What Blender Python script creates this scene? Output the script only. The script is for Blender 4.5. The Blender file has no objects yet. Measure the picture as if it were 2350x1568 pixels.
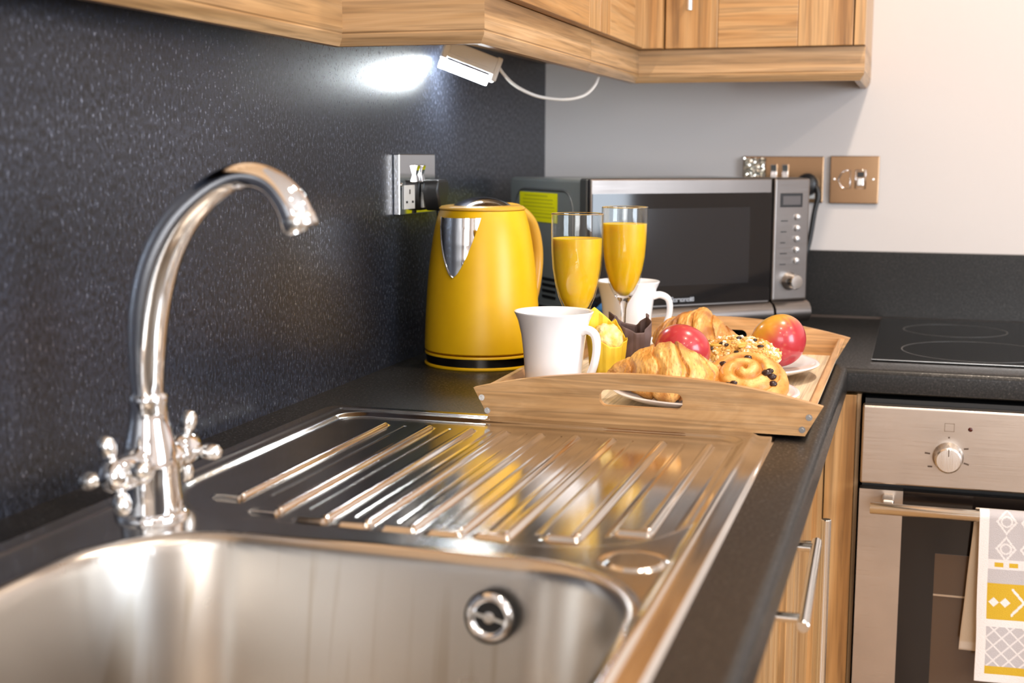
import bpy, bmesh, math, random
from math import sin, cos, pi, radians, sqrt, exp
from mathutils import Vector, Matrix, noise
random.seed(7)
D = bpy.data
SC = bpy.context.scene
COL = SC.collection

# ------------------------------------------------------------ camera, light, exposure
cam_d = D.cameras.new('camera'); cam = D.objects.new('camera', cam_d); COL.objects.link(cam)
R_ = Vector((0.95647645, 0.29178935, 0.00343144)); U_ = Vector((-0.04376362, 0.13180977, 0.9903085)); F_ = Vector((-0.28850918, 0.94735693, -0.1388427))
M = Matrix((R_, U_, -F_)).transposed().to_4x4(); M.translation = Vector((0.68240441, -2.4515386, 0.28607414))
cam.matrix_world = M
cam_d.sensor_width = 36; cam_d.lens = 3048.37 / 2350 * 36; cam_d.clip_start = 0.02
cam_d.dof.use_dof = True; cam_d.dof.focus_distance = 1.55; cam_d.dof.aperture_fstop = 5.2
SC.camera = cam
w = D.worlds.new('world'); SC.world = w; w.use_nodes = True
w.node_tree.nodes['Background'].inputs[0].default_value = (0.75, 0.86, 1.0, 1)
w.node_tree.nodes['Background'].inputs[1].default_value = 1.0
SC.view_settings.view_transform = 'Standard'; SC.view_settings.look = 'None'
SC.view_settings.gamma = 1; SC.view_settings.use_curve_mapping = False
SC.view_settings.exposure = 0.10
SC.cycles.max_bounces = 10; SC.cycles.glossy_bounces = 6; SC.cycles.transmission_bounces = 10
SC.cycles.sample_clamp_indirect = 6.0; SC.cycles.caustics_reflective = False; SC.cycles.caustics_refractive = False

def area(name, loc, direction, sx, sy, power, col):
    l = D.lights.new(name, 'AREA'); l.shape = 'RECTANGLE'; l.size = sx; l.size_y = sy; l.energy = power; l.color = col
    o = D.objects.new(name, l); COL.objects.link(o); o.location = loc
    o.rotation_euler = Vector(direction).to_track_quat('-Z', 'Y').to_euler(); return o
WIN = area('window_daylight', (2.98, -2.1, 0.55), (-1, 0, -0.0), 1.3, 1.1, 62, (0.78, 0.88, 1.0))
WIN2 = area('rear_window_daylight', (1.5, -4.98, 0.5), (0, 1, -0.0), 1.5, 1.2, 38, (0.98, 0.97, 0.97))
def downlight(x, y, p=6.5):
    l = D.lights.new('unseen_ceiling_spot', 'AREA'); l.shape = 'DISK'; l.size = 0.09; l.energy = p; l.color = (1.0, 0.84, 0.68)
    o = D.objects.new('unseen_ceiling_spot', l); COL.objects.link(o); o.location = (x, y, 1.485)
for xy in [(0.88, -0.85), (0.9, -1.75), (1.0, -2.9), (2.0, -0.9), (2.0, -2.2), (2.0, -3.5)]:
    downlight(*xy, 14 if xy[1] == -0.85 else 6.5)  # unseen spot above the tray, moved and strengthened to brighten it

# ------------------------------------------------------------ materials
def S(v):  # sRGB 0-255 -> linear
    return tuple(((c/255)/12.92 if c/255 <= 0.04045 else ((c/255+0.055)/1.055)**2.4) for c in v)
class NT:
    def __init__(s, name):
        s.m = D.materials.new(name); s.m.use_nodes = True; s.t = s.m.node_tree; s.b = s.t.nodes['Principled BSDF']
    def n(s, typ, **kw):
        nd = s.t.nodes.new(typ)
        for k, v in kw.items():
            if k.startswith('i_'):
                key = k[2:].replace('_', ' '); nd.inputs[key].default_value = v
            else: setattr(nd, k, v)
        return nd
    def l(s, a, b): s.t.links.new(a, b)
    def p(s, **kw):
        for k, v in kw.items():
            key = {'color': 'Base Color', 'rough': 'Roughness', 'metal': 'Metallic', 'spec': 'Specular IOR Level', 'coat': 'Coat Weight', 'coat_rough': 'Coat Roughness', 'trans': 'Transmission Weight', 'ior': 'IOR', 'sss': 'Subsurface Weight', 'sheen': 'Sheen Weight'}[k]
            if key == 'Base Color' and len(v) == 3: v = (*v, 1)
            s.b.inputs[key].default_value = v
        return s
    def coords(s, scale=(1, 1, 1), rnd=False, kind='Object'):
        tc = s.n('ShaderNodeTexCoord'); mp = s.n('ShaderNodeMapping'); mp.inputs['Scale'].default_value = scale
        s.l(tc.outputs[kind], mp.inputs['Vector'])
        if rnd:
            oi = s.n('ShaderNodeObjectInfo'); mu = s.n('ShaderNodeVectorMath', operation='SCALE'); mu.inputs[0].default_value = (7, 5, 3)
            s.l(oi.outputs['Random'], mu.inputs['Scale']); s.l(mu.outputs[0], mp.inputs['Location'])
        return mp.outputs[0]
    def noise(s, vec, scale, detail=2, dist=0, rough=0.5):
        nn = s.n('ShaderNodeTexNoise'); nn.inputs['Scale'].default_value = scale; nn.inputs['Detail'].default_value = detail
        nn.inputs['Distortion'].default_value = dist; nn.inputs['Roughness'].default_value = rough
        s.l(vec, nn.inputs['Vector']); return nn.outputs['Fac']
    def ramp(s, fac, stops):
        r = s.n('ShaderNodeValToRGB'); e = r.color_ramp.elements
        while len(e) < len(stops): e.new(0.5)
        for el, (pos, c) in zip(e, stops):
            el.position = pos; el.color = (*c, 1) if not isinstance(c, (int, float)) else (c, c, c, 1)
        s.l(fac, r.inputs[0]); return r.outputs[0]
    def mix(s, a, b, fac, mode='MIX'):
        m = s.n('ShaderNodeMix', data_type='RGBA', blend_type=mode)
        for sock, v in ((m.inputs[0], fac), (m.inputs[6], a), (m.inputs[7], b)):
            if hasattr(v, 'is_output') or hasattr(v, 'links'): s.l(v, sock)
            elif isinstance(v, (int, float)): sock.default_value = v
            else: sock.default_value = (*v, 1)
        return m.outputs[2]
    def bump(s, h, strength=0.2, dist=0.001):
        b = s.n('ShaderNodeBump'); b.inputs['Strength'].default_value = strength; b.inputs['Distance'].default_value = dist
        s.l(h, b.inputs['Height']); s.l(b.outputs[0], s.b.inputs['Normal'])
def plain(name, col, rough=0.5, metal=0.0, **kw):
    return NT(name).p(color=col, rough=rough, metal=metal, **kw).m
def wood(name, light, mid, dark, axis, rough=0.38, coat=0.15, fig=18, stretch=0.9):
    t = NT(name).p(rough=rough, coat=coat, coat_rough=0.3)
    a = 'xyz'.index(axis)
    sc = [fig]*3; sc[a] = stretch
    v = t.coords(tuple(sc), True)
    n1 = t.noise(v, 1.0, 4, 1.2, 0.55)
    c1 = t.ramp(n1, [(0.30, dark), (0.44, mid), (0.55, light), (0.66, mid), (0.8, light)])
    sc2 = [330]*3; sc2[a] = 9
    n2 = t.noise(t.coords(tuple(sc2), True), 1.0, 2, 0.3)
    c2 = t.ramp(n2, [(0.35, 0.74), (0.52, 1.0)])
    sc3 = [150]*3; sc3[a] = 4.5
    n3 = t.noise(t.coords(tuple(sc3), True), 1.0, 3, 1.0)
    c3 = t.ramp(n3, [(0.36, 0.66), (0.52, 1.02), (0.7, 1.08)])
    c = t.mix(t.mix(c1, c2, 0.55, 'MULTIPLY'), c3, 0.8, 'MULTIPLY')
    t.l(c, t.b.inputs['Base Color']); t.bump(n2, 0.12, 0.0004)
    return t.m
OAK = {a: wood('oak_'+a, (0.585, 0.375, 0.195), (0.47, 0.28, 0.125), (0.30, 0.155, 0.058), a, fig=24) for a in 'xyz'}
OAKL = {a: wood('oak_door_'+a, (0.56, 0.34, 0.15), (0.47, 0.25, 0.09), (0.31, 0.15, 0.045), a, rough=0.32) for a in 'xyz'}
TRAYW = {a: wood('rubberwood_'+a, (0.66, 0.385, 0.175), (0.58, 0.32, 0.13), (0.47, 0.245, 0.095), a, rough=0.42, fig=30, stretch=8.0) for a in 'xyz'}
PLY = wood('pale_birch', (0.86, 0.74, 0.56), (0.84, 0.70, 0.51), (0.78, 0.62, 0.43), 'y', rough=0.5, coat=0.0, fig=22, stretch=2)

def laminate(name, base, speck, glint, rough, sc, streak=1.0, glow=0.5, spec=0.42):
    t = NT(name).p(rough=rough, spec=spec)
    v = t.coords((1, 1, streak))
    n1 = t.noise(v, sc, 3, 0.3, 0.7)
    c = t.ramp(n1, [(0.44, base), (0.60, speck), (0.76, glint)])
    n0 = t.noise(t.coords(), 5, 2)
    c = t.mix(c, t.ramp(n0, [(0.3, 0.8), (0.7, 1.15)]), 1.0, 'MULTIPLY')
    t.l(c, t.b.inputs['Base Color'])
    r = t.ramp(n1, [(0.4, rough), (0.7, max(0.12, rough-0.16))]); t.l(r, t.b.inputs['Roughness'])
    m = t.ramp(n1, [(0.52, 0.0), (0.66, glow)]); t.l(m, t.b.inputs['Metallic'])
    t.bump(n1, 0.06, 0.0004)
    return t.m
SPLASH = laminate('speckled_splashback', (0.009, 0.010, 0.014), (0.042, 0.049, 0.072), (0.40, 0.46, 0.60), 0.38, 300, 0.5, 0.75)
WORKT = laminate('speckled_worktop', (0.007, 0.0065, 0.006), (0.020, 0.018, 0.017), (0.13, 0.125, 0.12), 0.40, 330, 1.0, 0.25, spec=0.32)

def brushed(name, col, rough, axis='x', amp=0.08, bump=0.08):
    t = NT(name).p(color=col, metal=1.0, rough=rough)
    sc = [1400]*3; sc['xyz'.index(axis)] = 12
    n = t.noise(t.coords(tuple(sc)), 1.0, 2)
    t.l(t.ramp(n, [(0.3, rough-amp), (0.7, rough+amp)]), t.b.inputs['Roughness'])
    n2 = t.noise(t.coords(), 9, 3)
    t.l(t.mix(col, t.ramp(n2, [(0.3, 0.86), (0.7, 1.05)]), 1.0, 'MULTIPLY'), t.b.inputs['Base Color'])
    if bump: t.bump(n, bump, 0.0002)
    return t.m
STEEL_DRAIN = brushed('polished_steel', (0.74, 0.71, 0.67), 0.13, 'y', 0.03, 0.03)
def bowl_mat():
    t = NT('satin_bowl_steel').p(metal=1.0, rough=0.3)
    n = t.noise(t.coords((14, 14, 14)), 1.0, 2)
    t.l(t.ramp(n, [(0.3, 0.27), (0.7, 0.31)]), t.b.inputs['Roughness'])
    st = t.noise(t.coords((75, 10, 2.0)), 1.0, 2, 0.4)           # dried drips running down the wall
    st2 = t.noise(t.coords((4, 4, 6)), 1.0, 2)
    streak = t.ramp(st, [(0.60, 0.0), (0.68, 1.0)])
    where = t.ramp(st2, [(0.45, 0.0), (0.6, 0.55)])
    f = t.mix(streak, where, 1.0, 'MULTIPLY')
    t.l(t.mix((0.60, 0.56, 0.51), (0.40, 0.33, 0.24), f), t.b.inputs['Base Color'])
    return t.m
STEEL_BOWL = bowl_mat()
OVEN_ST = brushed('brushed_oven_steel', (0.56, 0.49, 0.43), 0.32, 'x', 0.05, 0.06)
MW_ST = brushed('brushed_microwave_steel', (0.235, 0.21, 0.195), 0.34, 'x', 0.05, 0.05)
CHROME = plain('chrome', (0.86, 0.86, 0.87), 0.05, 1.0)
CHROME_S = plain('satin_chrome', (0.80, 0.79, 0.77), 0.2, 1.0)
PLATE_CH = plain('polished_faceplate', (0.42, 0.265, 0.15), 0.16, 1.0)  # brown of the reflected oak is put into the base colour
BLACK = plain('black_plastic', (0.012, 0.012, 0.013), 0.35)
RUBBER = plain('black_rubber', (0.01, 0.01, 0.01), 0.6)
WHITE_PL = plain('white_plastic', (0.78, 0.76, 0.72), 0.35)
def wall_mat():
    t = NT('painted_wall').p(rough=0.75)
    n = t.noise(t.coords(), 160, 3); t.bump(n, 0.06, 0.0006)
    t.l(t.ramp(t.noise(t.coords(), 1.5, 2), [(0.3, (0.63, 0.59, 0.575)), (0.7, (0.68, 0.64, 0.62))]), t.b.inputs['Base Color'])
    return t.m
WALL = wall_mat()
CEIL = plain('ceiling_paint', (0.80, 0.78, 0.75), 0.8)
FLOORM = wood('floor_boards', (0.42, 0.27, 0.15), (0.36, 0.22, 0.11), (0.24, 0.13, 0.06), 'y', rough=0.4)
CERAM = NT('white_glazed_china').p(color=(0.91, 0.92, 0.95), rough=0.16, coat=0.4, coat_rough=0.05).m
def kettle_mat():
    t = NT('mustard_enamel').p(rough=0.36, spec=0.45)
    t.l(t.ramp(t.noise(t.coords(), 40, 2), [(0.3, (0.78, 0.44, 0.004)), (0.7, (0.81, 0.47, 0.005))]), t.b.inputs['Base Color'])
    return t.m
YEL = kettle_mat()
YEL_LID = plain('mustard_lid', (0.75, 0.42, 0.05), 0.28, coat=0.3)
GLASS = NT('clear_glass').p(color=(1, 1, 1), rough=0.0, trans=1.0, ior=1.45).m
def thin_glass():
    m = D.materials.new('thin_glass'); m.use_nodes = True; t = m.node_tree; t.nodes.clear()
    out = t.nodes.new('ShaderNodeOutputMaterial'); mx = t.nodes.new('ShaderNodeMixShader'); fr = t.nodes.new('ShaderNodeLayerWeight'); fr.inputs[0].default_value = 0.5; pw = t.nodes.new('ShaderNodeMath'); pw.operation = 'POWER'; pw.inputs[1].default_value = 4.5; ma = t.nodes.new('ShaderNodeMath'); ma.operation = 'MULTIPLY_ADD'; ma.inputs[1].default_value = 0.70; ma.inputs[2].default_value = 0.035
    tr = t.nodes.new('ShaderNodeBsdfTransparent'); gl = t.nodes.new('ShaderNodeBsdfGlossy'); gl.inputs['Roughness'].default_value = 0.01; tr.inputs[0].default_value = (0.97, 0.975, 0.97, 1)
    t.links.new(fr.outputs['Facing'], pw.inputs[0]); t.links.new(pw.outputs[0], ma.inputs[0]); t.links.new(ma.outputs[0], mx.inputs[0]); t.links.new(tr.outputs[0], mx.inputs[1]); t.links.new(gl.outputs[0], mx.inputs[2]); t.links.new(mx.outputs[0], out.inputs[0])
    return m
THIN = thin_glass()
def juice_mat():
    t = NT('orange_juice').p(rough=0.3, sss=0.5)
    t.b.inputs['Subsurface Radius'].default_value = (1.0, 0.7, 0.12); t.b.inputs['Subsurface Scale'].default_value = 0.012
    t.l(t.ramp(t.noise(t.coords(), 60, 2), [(0.3, (1.0, 0.55, 0.006)), (0.7, (1.0, 0.60, 0.012))]), t.b.inputs['Base Color'])
    return t.m
JUICE = juice_mat()
def attr_mat(name, rough=0.5, bscale=None, bstr=0.3, **kw):
    t = NT(name).p(rough=rough, **kw)
    a = t.n('ShaderNodeAttribute', attribute_name='Col'); t.l(a.outputs['Color'], t.b.inputs['Base Color'])
    if bscale: t.bump(t.noise(t.coords(), bscale, 4, 0, 0.65), bstr, 0.001)
    return t.m
PASTRY = attr_mat('baked_pastry', 0.42, 350, 0.5, coat=0.15, coat_rough=0.3)
APPLEM = attr_mat('apple_skin', 0.28, None, coat=0.35, coat_rough=0.12)
TOWELM = attr_mat('terry_towel', 0.95, 900, 0.8, sheen=0.3)
PRINT = attr_mat('printed_sheet', 0.5)
PAPERY = attr_mat('yellow_muffin_paper', 0.6, 200, 0.2)
PAPERB = attr_mat('brown_muffin_paper', 0.62, 200, 0.2)
CAKE = attr_mat('muffin_crumb', 0.8, 500, 0.9)
EMIT = NT('lamp_glow'); EMIT.b.inputs['Emission Color'].default_value = (0.90, 0.97, 1.0, 1); EMIT.b.inputs['Emission Strength'].default_value = 150.0; EMIT = EMIT.m
DARKGLASS = plain('black_glass', (0.006, 0.006, 0.007), 0.06, coat=0.0)
HOBGLASS = plain('ceramic_hob_glass', (0.008, 0.008, 0.008), 0.10)
RING = plain('printed_hob_ring', (0.12, 0.12, 0.12), 0.3)
MWBODY = plain('grey_painted_metal', (0.25, 0.275, 0.275), 0.30, 0.3)

# ------------------------------------------------------------ geometry helpers
class Thing:
    """An Empty at the thing's base; parts are built in world coordinates (or local ones when rz is used)."""
    def __init__(s, name, label, cat, loc=(0, 0, 0), rz=0.0, group=None, kind=None):
        o = D.objects.new(name, None); COL.objects.link(o); o.location = loc; o.rotation_euler = (0, 0, rz)
        o.empty_display_size = 0.02
        if label: o['label'] = label
        if cat: o['category'] = cat
        if group: o['group'] = group
        if kind: o['kind'] = kind
        s.o = o; s.off = Vector((0, 0, 0)) if rz else Vector(loc)
def tag(o, label=None, cat=None, group=None, kind=None):
    for k, v in (('label', label), ('category', cat), ('group', group), ('kind', kind)):
        if v: o[k] = v
    return o
def obj(name, bm, mat, parent=None, smooth=False, label=None, local=False, sub=None, bevel=0, angle=None):
    """parent: Thing, or an object that is itself a part (then a sub-part)."""
    bmesh.ops.recalc_face_normals(bm, faces=bm.faces)
    me = D.meshes.new(name)
    off = None; par = None
    if isinstance(parent, Thing): par = parent.o; off = parent.off
    elif parent is not None: par = parent; off = Vector(parent['_off']) if '_off' in parent else Vector((0, 0, 0))
    if off is not None and not local: bmesh.ops.translate(bm, verts=bm.verts, vec=-off)
    bm.to_mesh(me); bm.free()
    for m in (mat if isinstance(mat, (list, tuple)) else [mat]): me.materials.append(m)
    if smooth:
        me.shade_smooth()
        if angle: me.set_sharp_from_angle(angle=radians(angle))
    o = D.objects.new(name, me); COL.objects.link(o)
    if par is not None: o.parent = par
    if label: o['label'] = label
    OFFS[o.name] = off if off is not None else Vector((0, 0, 0))
    if bevel:
        b = o.modifiers.new('bevel', 'BEVEL'); b.width = bevel; b.segments = 3; b.harden_normals = True; b.limit_method = 'ANGLE'; b.angle_limit = radians(40)
        me.shade_smooth(); me.set_sharp_from_angle(angle=radians(50)) if not smooth else None
    if sub:
        ms = o.modifiers.new('sub', 'SUBSURF'); ms.levels = sub; ms.render_levels = sub
    return o
OFFS = {}
def subpart(name, bm, mat, part, thing, **kw):
    """a piece of a part: child of the part, same local frame as the thing."""
    o = obj(name, bm, mat, thing, **kw); o.parent = part; return o
def box_into(bm, lo, hi, M4=None):
    vs = [bm.verts.new((x, y, z)) for x in (lo[0], hi[0]) for y in (lo[1], hi[1]) for z in (lo[2], hi[2])]
    for f in ((0, 1, 3, 2), (4, 6, 7, 5), (0, 4, 5, 1), (2, 3, 7, 6), (0, 2, 6, 4), (1, 5, 7, 3)):
        bm.faces.new([vs[i] for i in f])
    if M4 is not None: bmesh.ops.transform(bm, matrix=M4, verts=vs)
    return vs
def box(name, lo, hi, mat, parent=None, bevel=0, **kw):
    bm = bmesh.new(); box_into(bm, lo, hi); return obj(name, bm, mat, parent, bevel=bevel, **kw)
def boxes(lst):
    bm = bmesh.new()
    for lo, hi in lst: box_into(bm, lo, hi)
    return bm
def lathe_bm(prof, c=(0, 0, 0), n=48, axis='z', bm=None, M4=None):
    """prof: list of (r, h). r=0 makes a pole."""
    bm = bm or bmesh.new(); rings = []; new = []
    for r, h in prof:
        if r < 1e-7: v = bm.verts.new((0, 0, h)); new.append(v); rings.append([v])
        else:
            ring = [bm.verts.new((r*cos(2*pi*k/n), r*sin(2*pi*k/n), h)) for k in range(n)]; new += ring; rings.append(ring)
    for a, b in zip(rings, rings[1:]):
        for k in range(n):
            q = [a[k % len(a)], a[(k+1) % len(a)], b[(k+1) % len(b)], b[k % len(b)]]
            q2 = []
            for v in q:
                if v not in q2: q2.append(v)
            if len(q2) >= 3: bm.faces.new(q2)
    if axis == 'x': T = Matrix(((0, 0, 1, 0), (1, 0, 0, 0), (0, 1, 0, 0), (0, 0, 0, 1)))
    elif axis == 'y': T = Matrix(((0, 1, 0, 0), (0, 0, 1, 0), (1, 0, 0, 0), (0, 0, 0, 1)))
    else: T = Matrix.Identity(4)
    T = Matrix.Translation(c) @ T
    if M4 is not None: T = M4 @ T
    bmesh.ops.transform(bm, matrix=T, verts=new)
    return bm
def lathe(name, prof, c, mat, parent=None, n=48, axis='z', smooth=True, angle=40, **kw):
    return obj(name, lathe_bm(prof, c, n, axis), mat, parent, smooth=smooth, angle=angle, **kw)
def resample(pts, n):
    """Catmull-Rom through the points."""
    P = [Vector(p) for p in pts]; P = [2*P[0]-P[1]] + P + [2*P[-1]-P[-2]]
    out = []; m = len(P)-3
    for i in range(n+1):
        t = i/n*m; k = min(int(t), m-1); t -= k; a, b, c, d = P[k:k+4]
        out.append(0.5*((2*b)+(c-a)*t+(2*a-5*b+4*c-d)*t*t+(3*b-a-3*c+d)*t**3))
    return out
def tube_bm(pts, rad, n=16, bm=None, caps=True, flat=1.0):
    bm = bm or bmesh.new(); pts = [Vector(p) for p in pts]
    rr = rad if isinstance(rad, (list, tuple)) else [rad]*len(pts)
    up = None; rings = []
    for i, p in enumerate(pts):
        t = (pts[min(i+1, len(pts)-1)]-pts[max(i-1, 0)]).normalized()
        if up is None:
            up = Vector((0, 0, 1)) if abs(t.z) < 0.9 else Vector((1, 0, 0))
        s = t.cross(up).normalized(); up = s.cross(t).normalized()
        rings.append([bm.verts.new(p + s*cos(2*pi*k/n)*rr[i] + up*sin(2*pi*k/n)*rr[i]*flat) for k in range(n)])
    for a, b in zip(rings, rings[1:]):
        for k in range(n): bm.faces.new([a[k], a[(k+1) % n], b[(k+1) % n], b[k]])
    if caps: bm.faces.new(rings[0][::-1]); bm.faces.new(rings[-1])
    return bm
def tube(name, pts, rad, mat, parent=None, n=16, **kw):
    return obj(name, tube_bm(pts, rad, n), mat, parent, smooth=True, angle=50, **kw)
def prism_bm(poly, a, b, plane='xz', bm=None):
    """poly in the given plane extruded between a and b along the third axis."""
    bm = bm or bmesh.new()
    def pt(u, v, h): return {'xz': (u, h, v), 'xy': (u, v, h), 'yz': (h, u, v)}[plane]
    A = [bm.verts.new(pt(u, v, a)) for u, v in poly]; B = [bm.verts.new(pt(u, v, b)) for u, v in poly]
    n = len(poly)
    for i in range(n): bm.faces.new([A[i], A[(i+1) % n], B[(i+1) % n], B[i]])
    bm.faces.new(A); bm.faces.new(B[::-1]); return bm
def sweep_profile(prof, path, bm=None):
    """prof [(out, z)] swept along a horizontal polyline with mitred corners; 'out' points to the right of travel."""
    bm = bm or bmesh.new(); P = [Vector((p[0], p[1], 0)) for p in path]; rings = []
    for i, p in enumerate(P):
        d0 = (P[i]-P[i-1]).normalized() if i else None; d1 = (P[i+1]-P[i]).normalized() if i < len(P)-1 else None
        d0 = d0 or d1; d1 = d1 or d0
        n0 = Vector((d0.y, -d0.x, 0)); n1 = Vector((d1.y, -d1.x, 0)); m = (n0+n1).normalized(); m = m/max(0.2, m.dot(n0))
        rings.append([bm.verts.new(p+m*o+Vector((0, 0, z))) for o, z in prof])
    n = len(prof)
    for a, b in zip(rings, rings[1:]):
        for k in range(n): bm.faces.new([a[k], a[(k+1) % n], b[(k+1) % n], b[k]])
    bm.faces.new(rings[0]); bm.faces.new(rings[-1][::-1]); return bm
def paint(o, fn):
    """colour attribute 'Col' per vertex, fn(local co, normal) -> linear rgb"""
    me = o.data; a = me.color_attributes.new('Col', 'FLOAT_COLOR', 'POINT')
    for v in me.vertices:
        c = fn(v.co, v.normal); a.data[v.index].color = (c[0], c[1], c[2], 1)
    return o
def lerp(a, b, t): t = max(0, min(1, t)); return tuple(x+(y-x)*t for x, y in zip(a, b))
def sm(a, b, x): t = max(0, min(1, (x-a)/(b-a))); return t*t*(3-2*t)
def N3(p, s=1.0): return noise.noise(Vector(p)*s)

# ------------------------------------------------------------ the room shell
def struct(o): o['kind'] = 'structure'; return o
ZF, ZC = -0.905, 1.5
box('floor', (-0.1, -5.1, ZF-0.05), (3.1, 0.1, ZF), FLOORM)['kind'] = 'structure'
box('ceiling', (-0.1, -5.1, ZC), (3.1, 0.1, ZC+0.05), CEIL)['kind'] = 'structure'
box('wall_left', (-0.1, -5.1, ZF), (-0.0135, 0.1, ZC), WALL)['kind'] = 'structure'
box('wall_back', (-0.1, 0.0, ZF), (3.1, 0.1, ZC), WALL)['kind'] = 'structure'
def wall_with_hole(name, axis, at, th, a0, a1, h0, h1, w0, w1, z0, z1):
    L = [(a0, w0, h0, h1), (w1, a1, h0, h1), (w0, w1, h0, z0), (w0, w1, z1, h1)]
    bm = bmesh.new()
    for p, q, r, s_ in L:
        if axis == 'x': box_into(bm, (at, p, r), (at+th, q, s_))
        else: box_into(bm, (p, at, r), (q, at+th, s_))
    struct(obj(name, bm, WALL))
wall_with_hole('wall_right', 'x', 3.0, 0.1, -5.1, 0.1, ZF, ZC, -2.75, -1.45, 0.0, 1.1)
wall_with_hole('wall_front', 'y', -5.1, 0.1, -0.1, 3.1, ZF, ZC, 0.75, 2.25, -0.1, 1.1)
def window(name, lo, hi, ax):
    T = Thing(name, None, None, tuple((a+b)/2 if i != 2 else a for i, (a, b) in enumerate(zip(lo, hi))), kind='structure')
    t = 0.05; bm = bmesh.new()
    if ax == 'x':
        x0, x1 = lo[0], hi[0]; ym = (lo[1]+hi[1])/2
        for a, b, c, d in ((lo[1], lo[1]+t, lo[2], hi[2]), (hi[1]-t, hi[1], lo[2], hi[2]), (lo[1], hi[1], lo[2], lo[2]+t), (lo[1], hi[1], hi[2]-t, hi[2]), (ym-t/2, ym+t/2, lo[2], hi[2])):
            box_into(bm, (x0, a, c), (x1, b, d))
        obj('window_frame', bm, WHITE_PL, T)
        box('pane', ((x0+x1)/2-0.003, lo[1]+t, lo[2]+t), ((x0+x1)/2+0.003, hi[1]-t, hi[2]-t), THIN, T)
    else:
        y0, y1 = lo[1], hi[1]; xm = (lo[0]+hi[0])/2
        for a, b, c, d in ((lo[0], lo[0]+t, lo[2], hi[2]), (hi[0]-t, hi[0], lo[2], hi[2]), (lo[0], hi[0], lo[2], lo[2]+t), (lo[0], hi[0], hi[2]-t, hi[2]), (xm-t/2, xm+t/2, lo[2], hi[2])):
            box_into(bm, (a, y0, c), (b, y1, d))
        obj('window_frame', bm, WHITE_PL, T)
        box('pane', (lo[0]+t, (y0+y1)/2-0.003, lo[2]+t), (hi[0]-t, (y0+y1)/2+0.003, hi[2]-t), THIN, T)
window('window_1', (3.03, -2.75, 0.0), (3.07, -1.45, 1.1), 'x')
window('window_2', (0.75, -5.07, -0.1), (2.25, -5.03, 1.1), 'y')

# ------------------------------------------------------------ splashback, upstand, worktop
box('splashback_panel', (-0.012, -3.4, 0.0), (0.0, 0.0, 0.80), SPLASH)
tag(D.objects['splashback_panel'], 'tall dark speckled laminate splashback behind the tap and kettle', 'splashback')
UP_T = 0.012
u = Thing('worktop_upstand', 'low dark speckled upstand strip along the back wall behind the hob', 'upstand', (0.9, -0.006, 0.0))
box('strip', (0.0005, -UP_T, 0.0), (2.2, 0.0, 0.119), WORKT, u, bevel=0.001)
box('sealant_bead', (0.0005, -UP_T-0.004, 0.0), (2.2, -UP_T, 0.003), plain('dark_sealant', (0.07, 0.05, 0.04), 0.3), u)
TH = 0.036; XE = 0.600; YE = -0.600
SX0, SX1, SY0, SY1 = 0.058, 0.541, -2.045, -1.090     # the cut-out under the sink
wt = Thing('worktop', 'dark speckled laminate L-shaped worktop holding the sink and the hob', 'worktop', (0.3, -1.6, -TH))
def rounded_edge(r=0.010, n=6, th=TH):
    return [(-r+r*cos(a), -r+r*sin(a)) for a in [pi/2*(1-k/n) for k in range(n+1)]] + [(-r+r*cos(a), -th+r*0.5+r*0.5*sin(a)) for a in [-pi/2*k/n for k in range(1, n+1)]]
bm = bmesh.new()
for lo, hi in [((0.0, -3.4), (SX0, 0.0)), ((SX1, -3.4), (XE-0.012, 0.0)), ((SX0, -3.4), (SX1, SY0)), ((SX0, SY1), (SX1, 0.0))]:
    box_into(bm, (lo[0], lo[1], -TH), (hi[0], hi[1], 0.0))
obj('sink_run', bm, WORKT, wt)
box('hob_run', (XE-0.012, YE+0.012, -TH), (2.2, 0.0, 0.0), WORKT, wt)
ed = [(0.0-0.012, -TH)] + [(-0.012, 0.0)] + [(o if k else o, z) for k, (o, z) in enumerate(rounded_edge())]
bm = sweep_profile(ed, [(2.2, YE), (XE, YE), (XE, -3.4)][::-1])
o_ = obj('front_edge', bm, WORKT, wt, smooth=True, angle=35)

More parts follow.
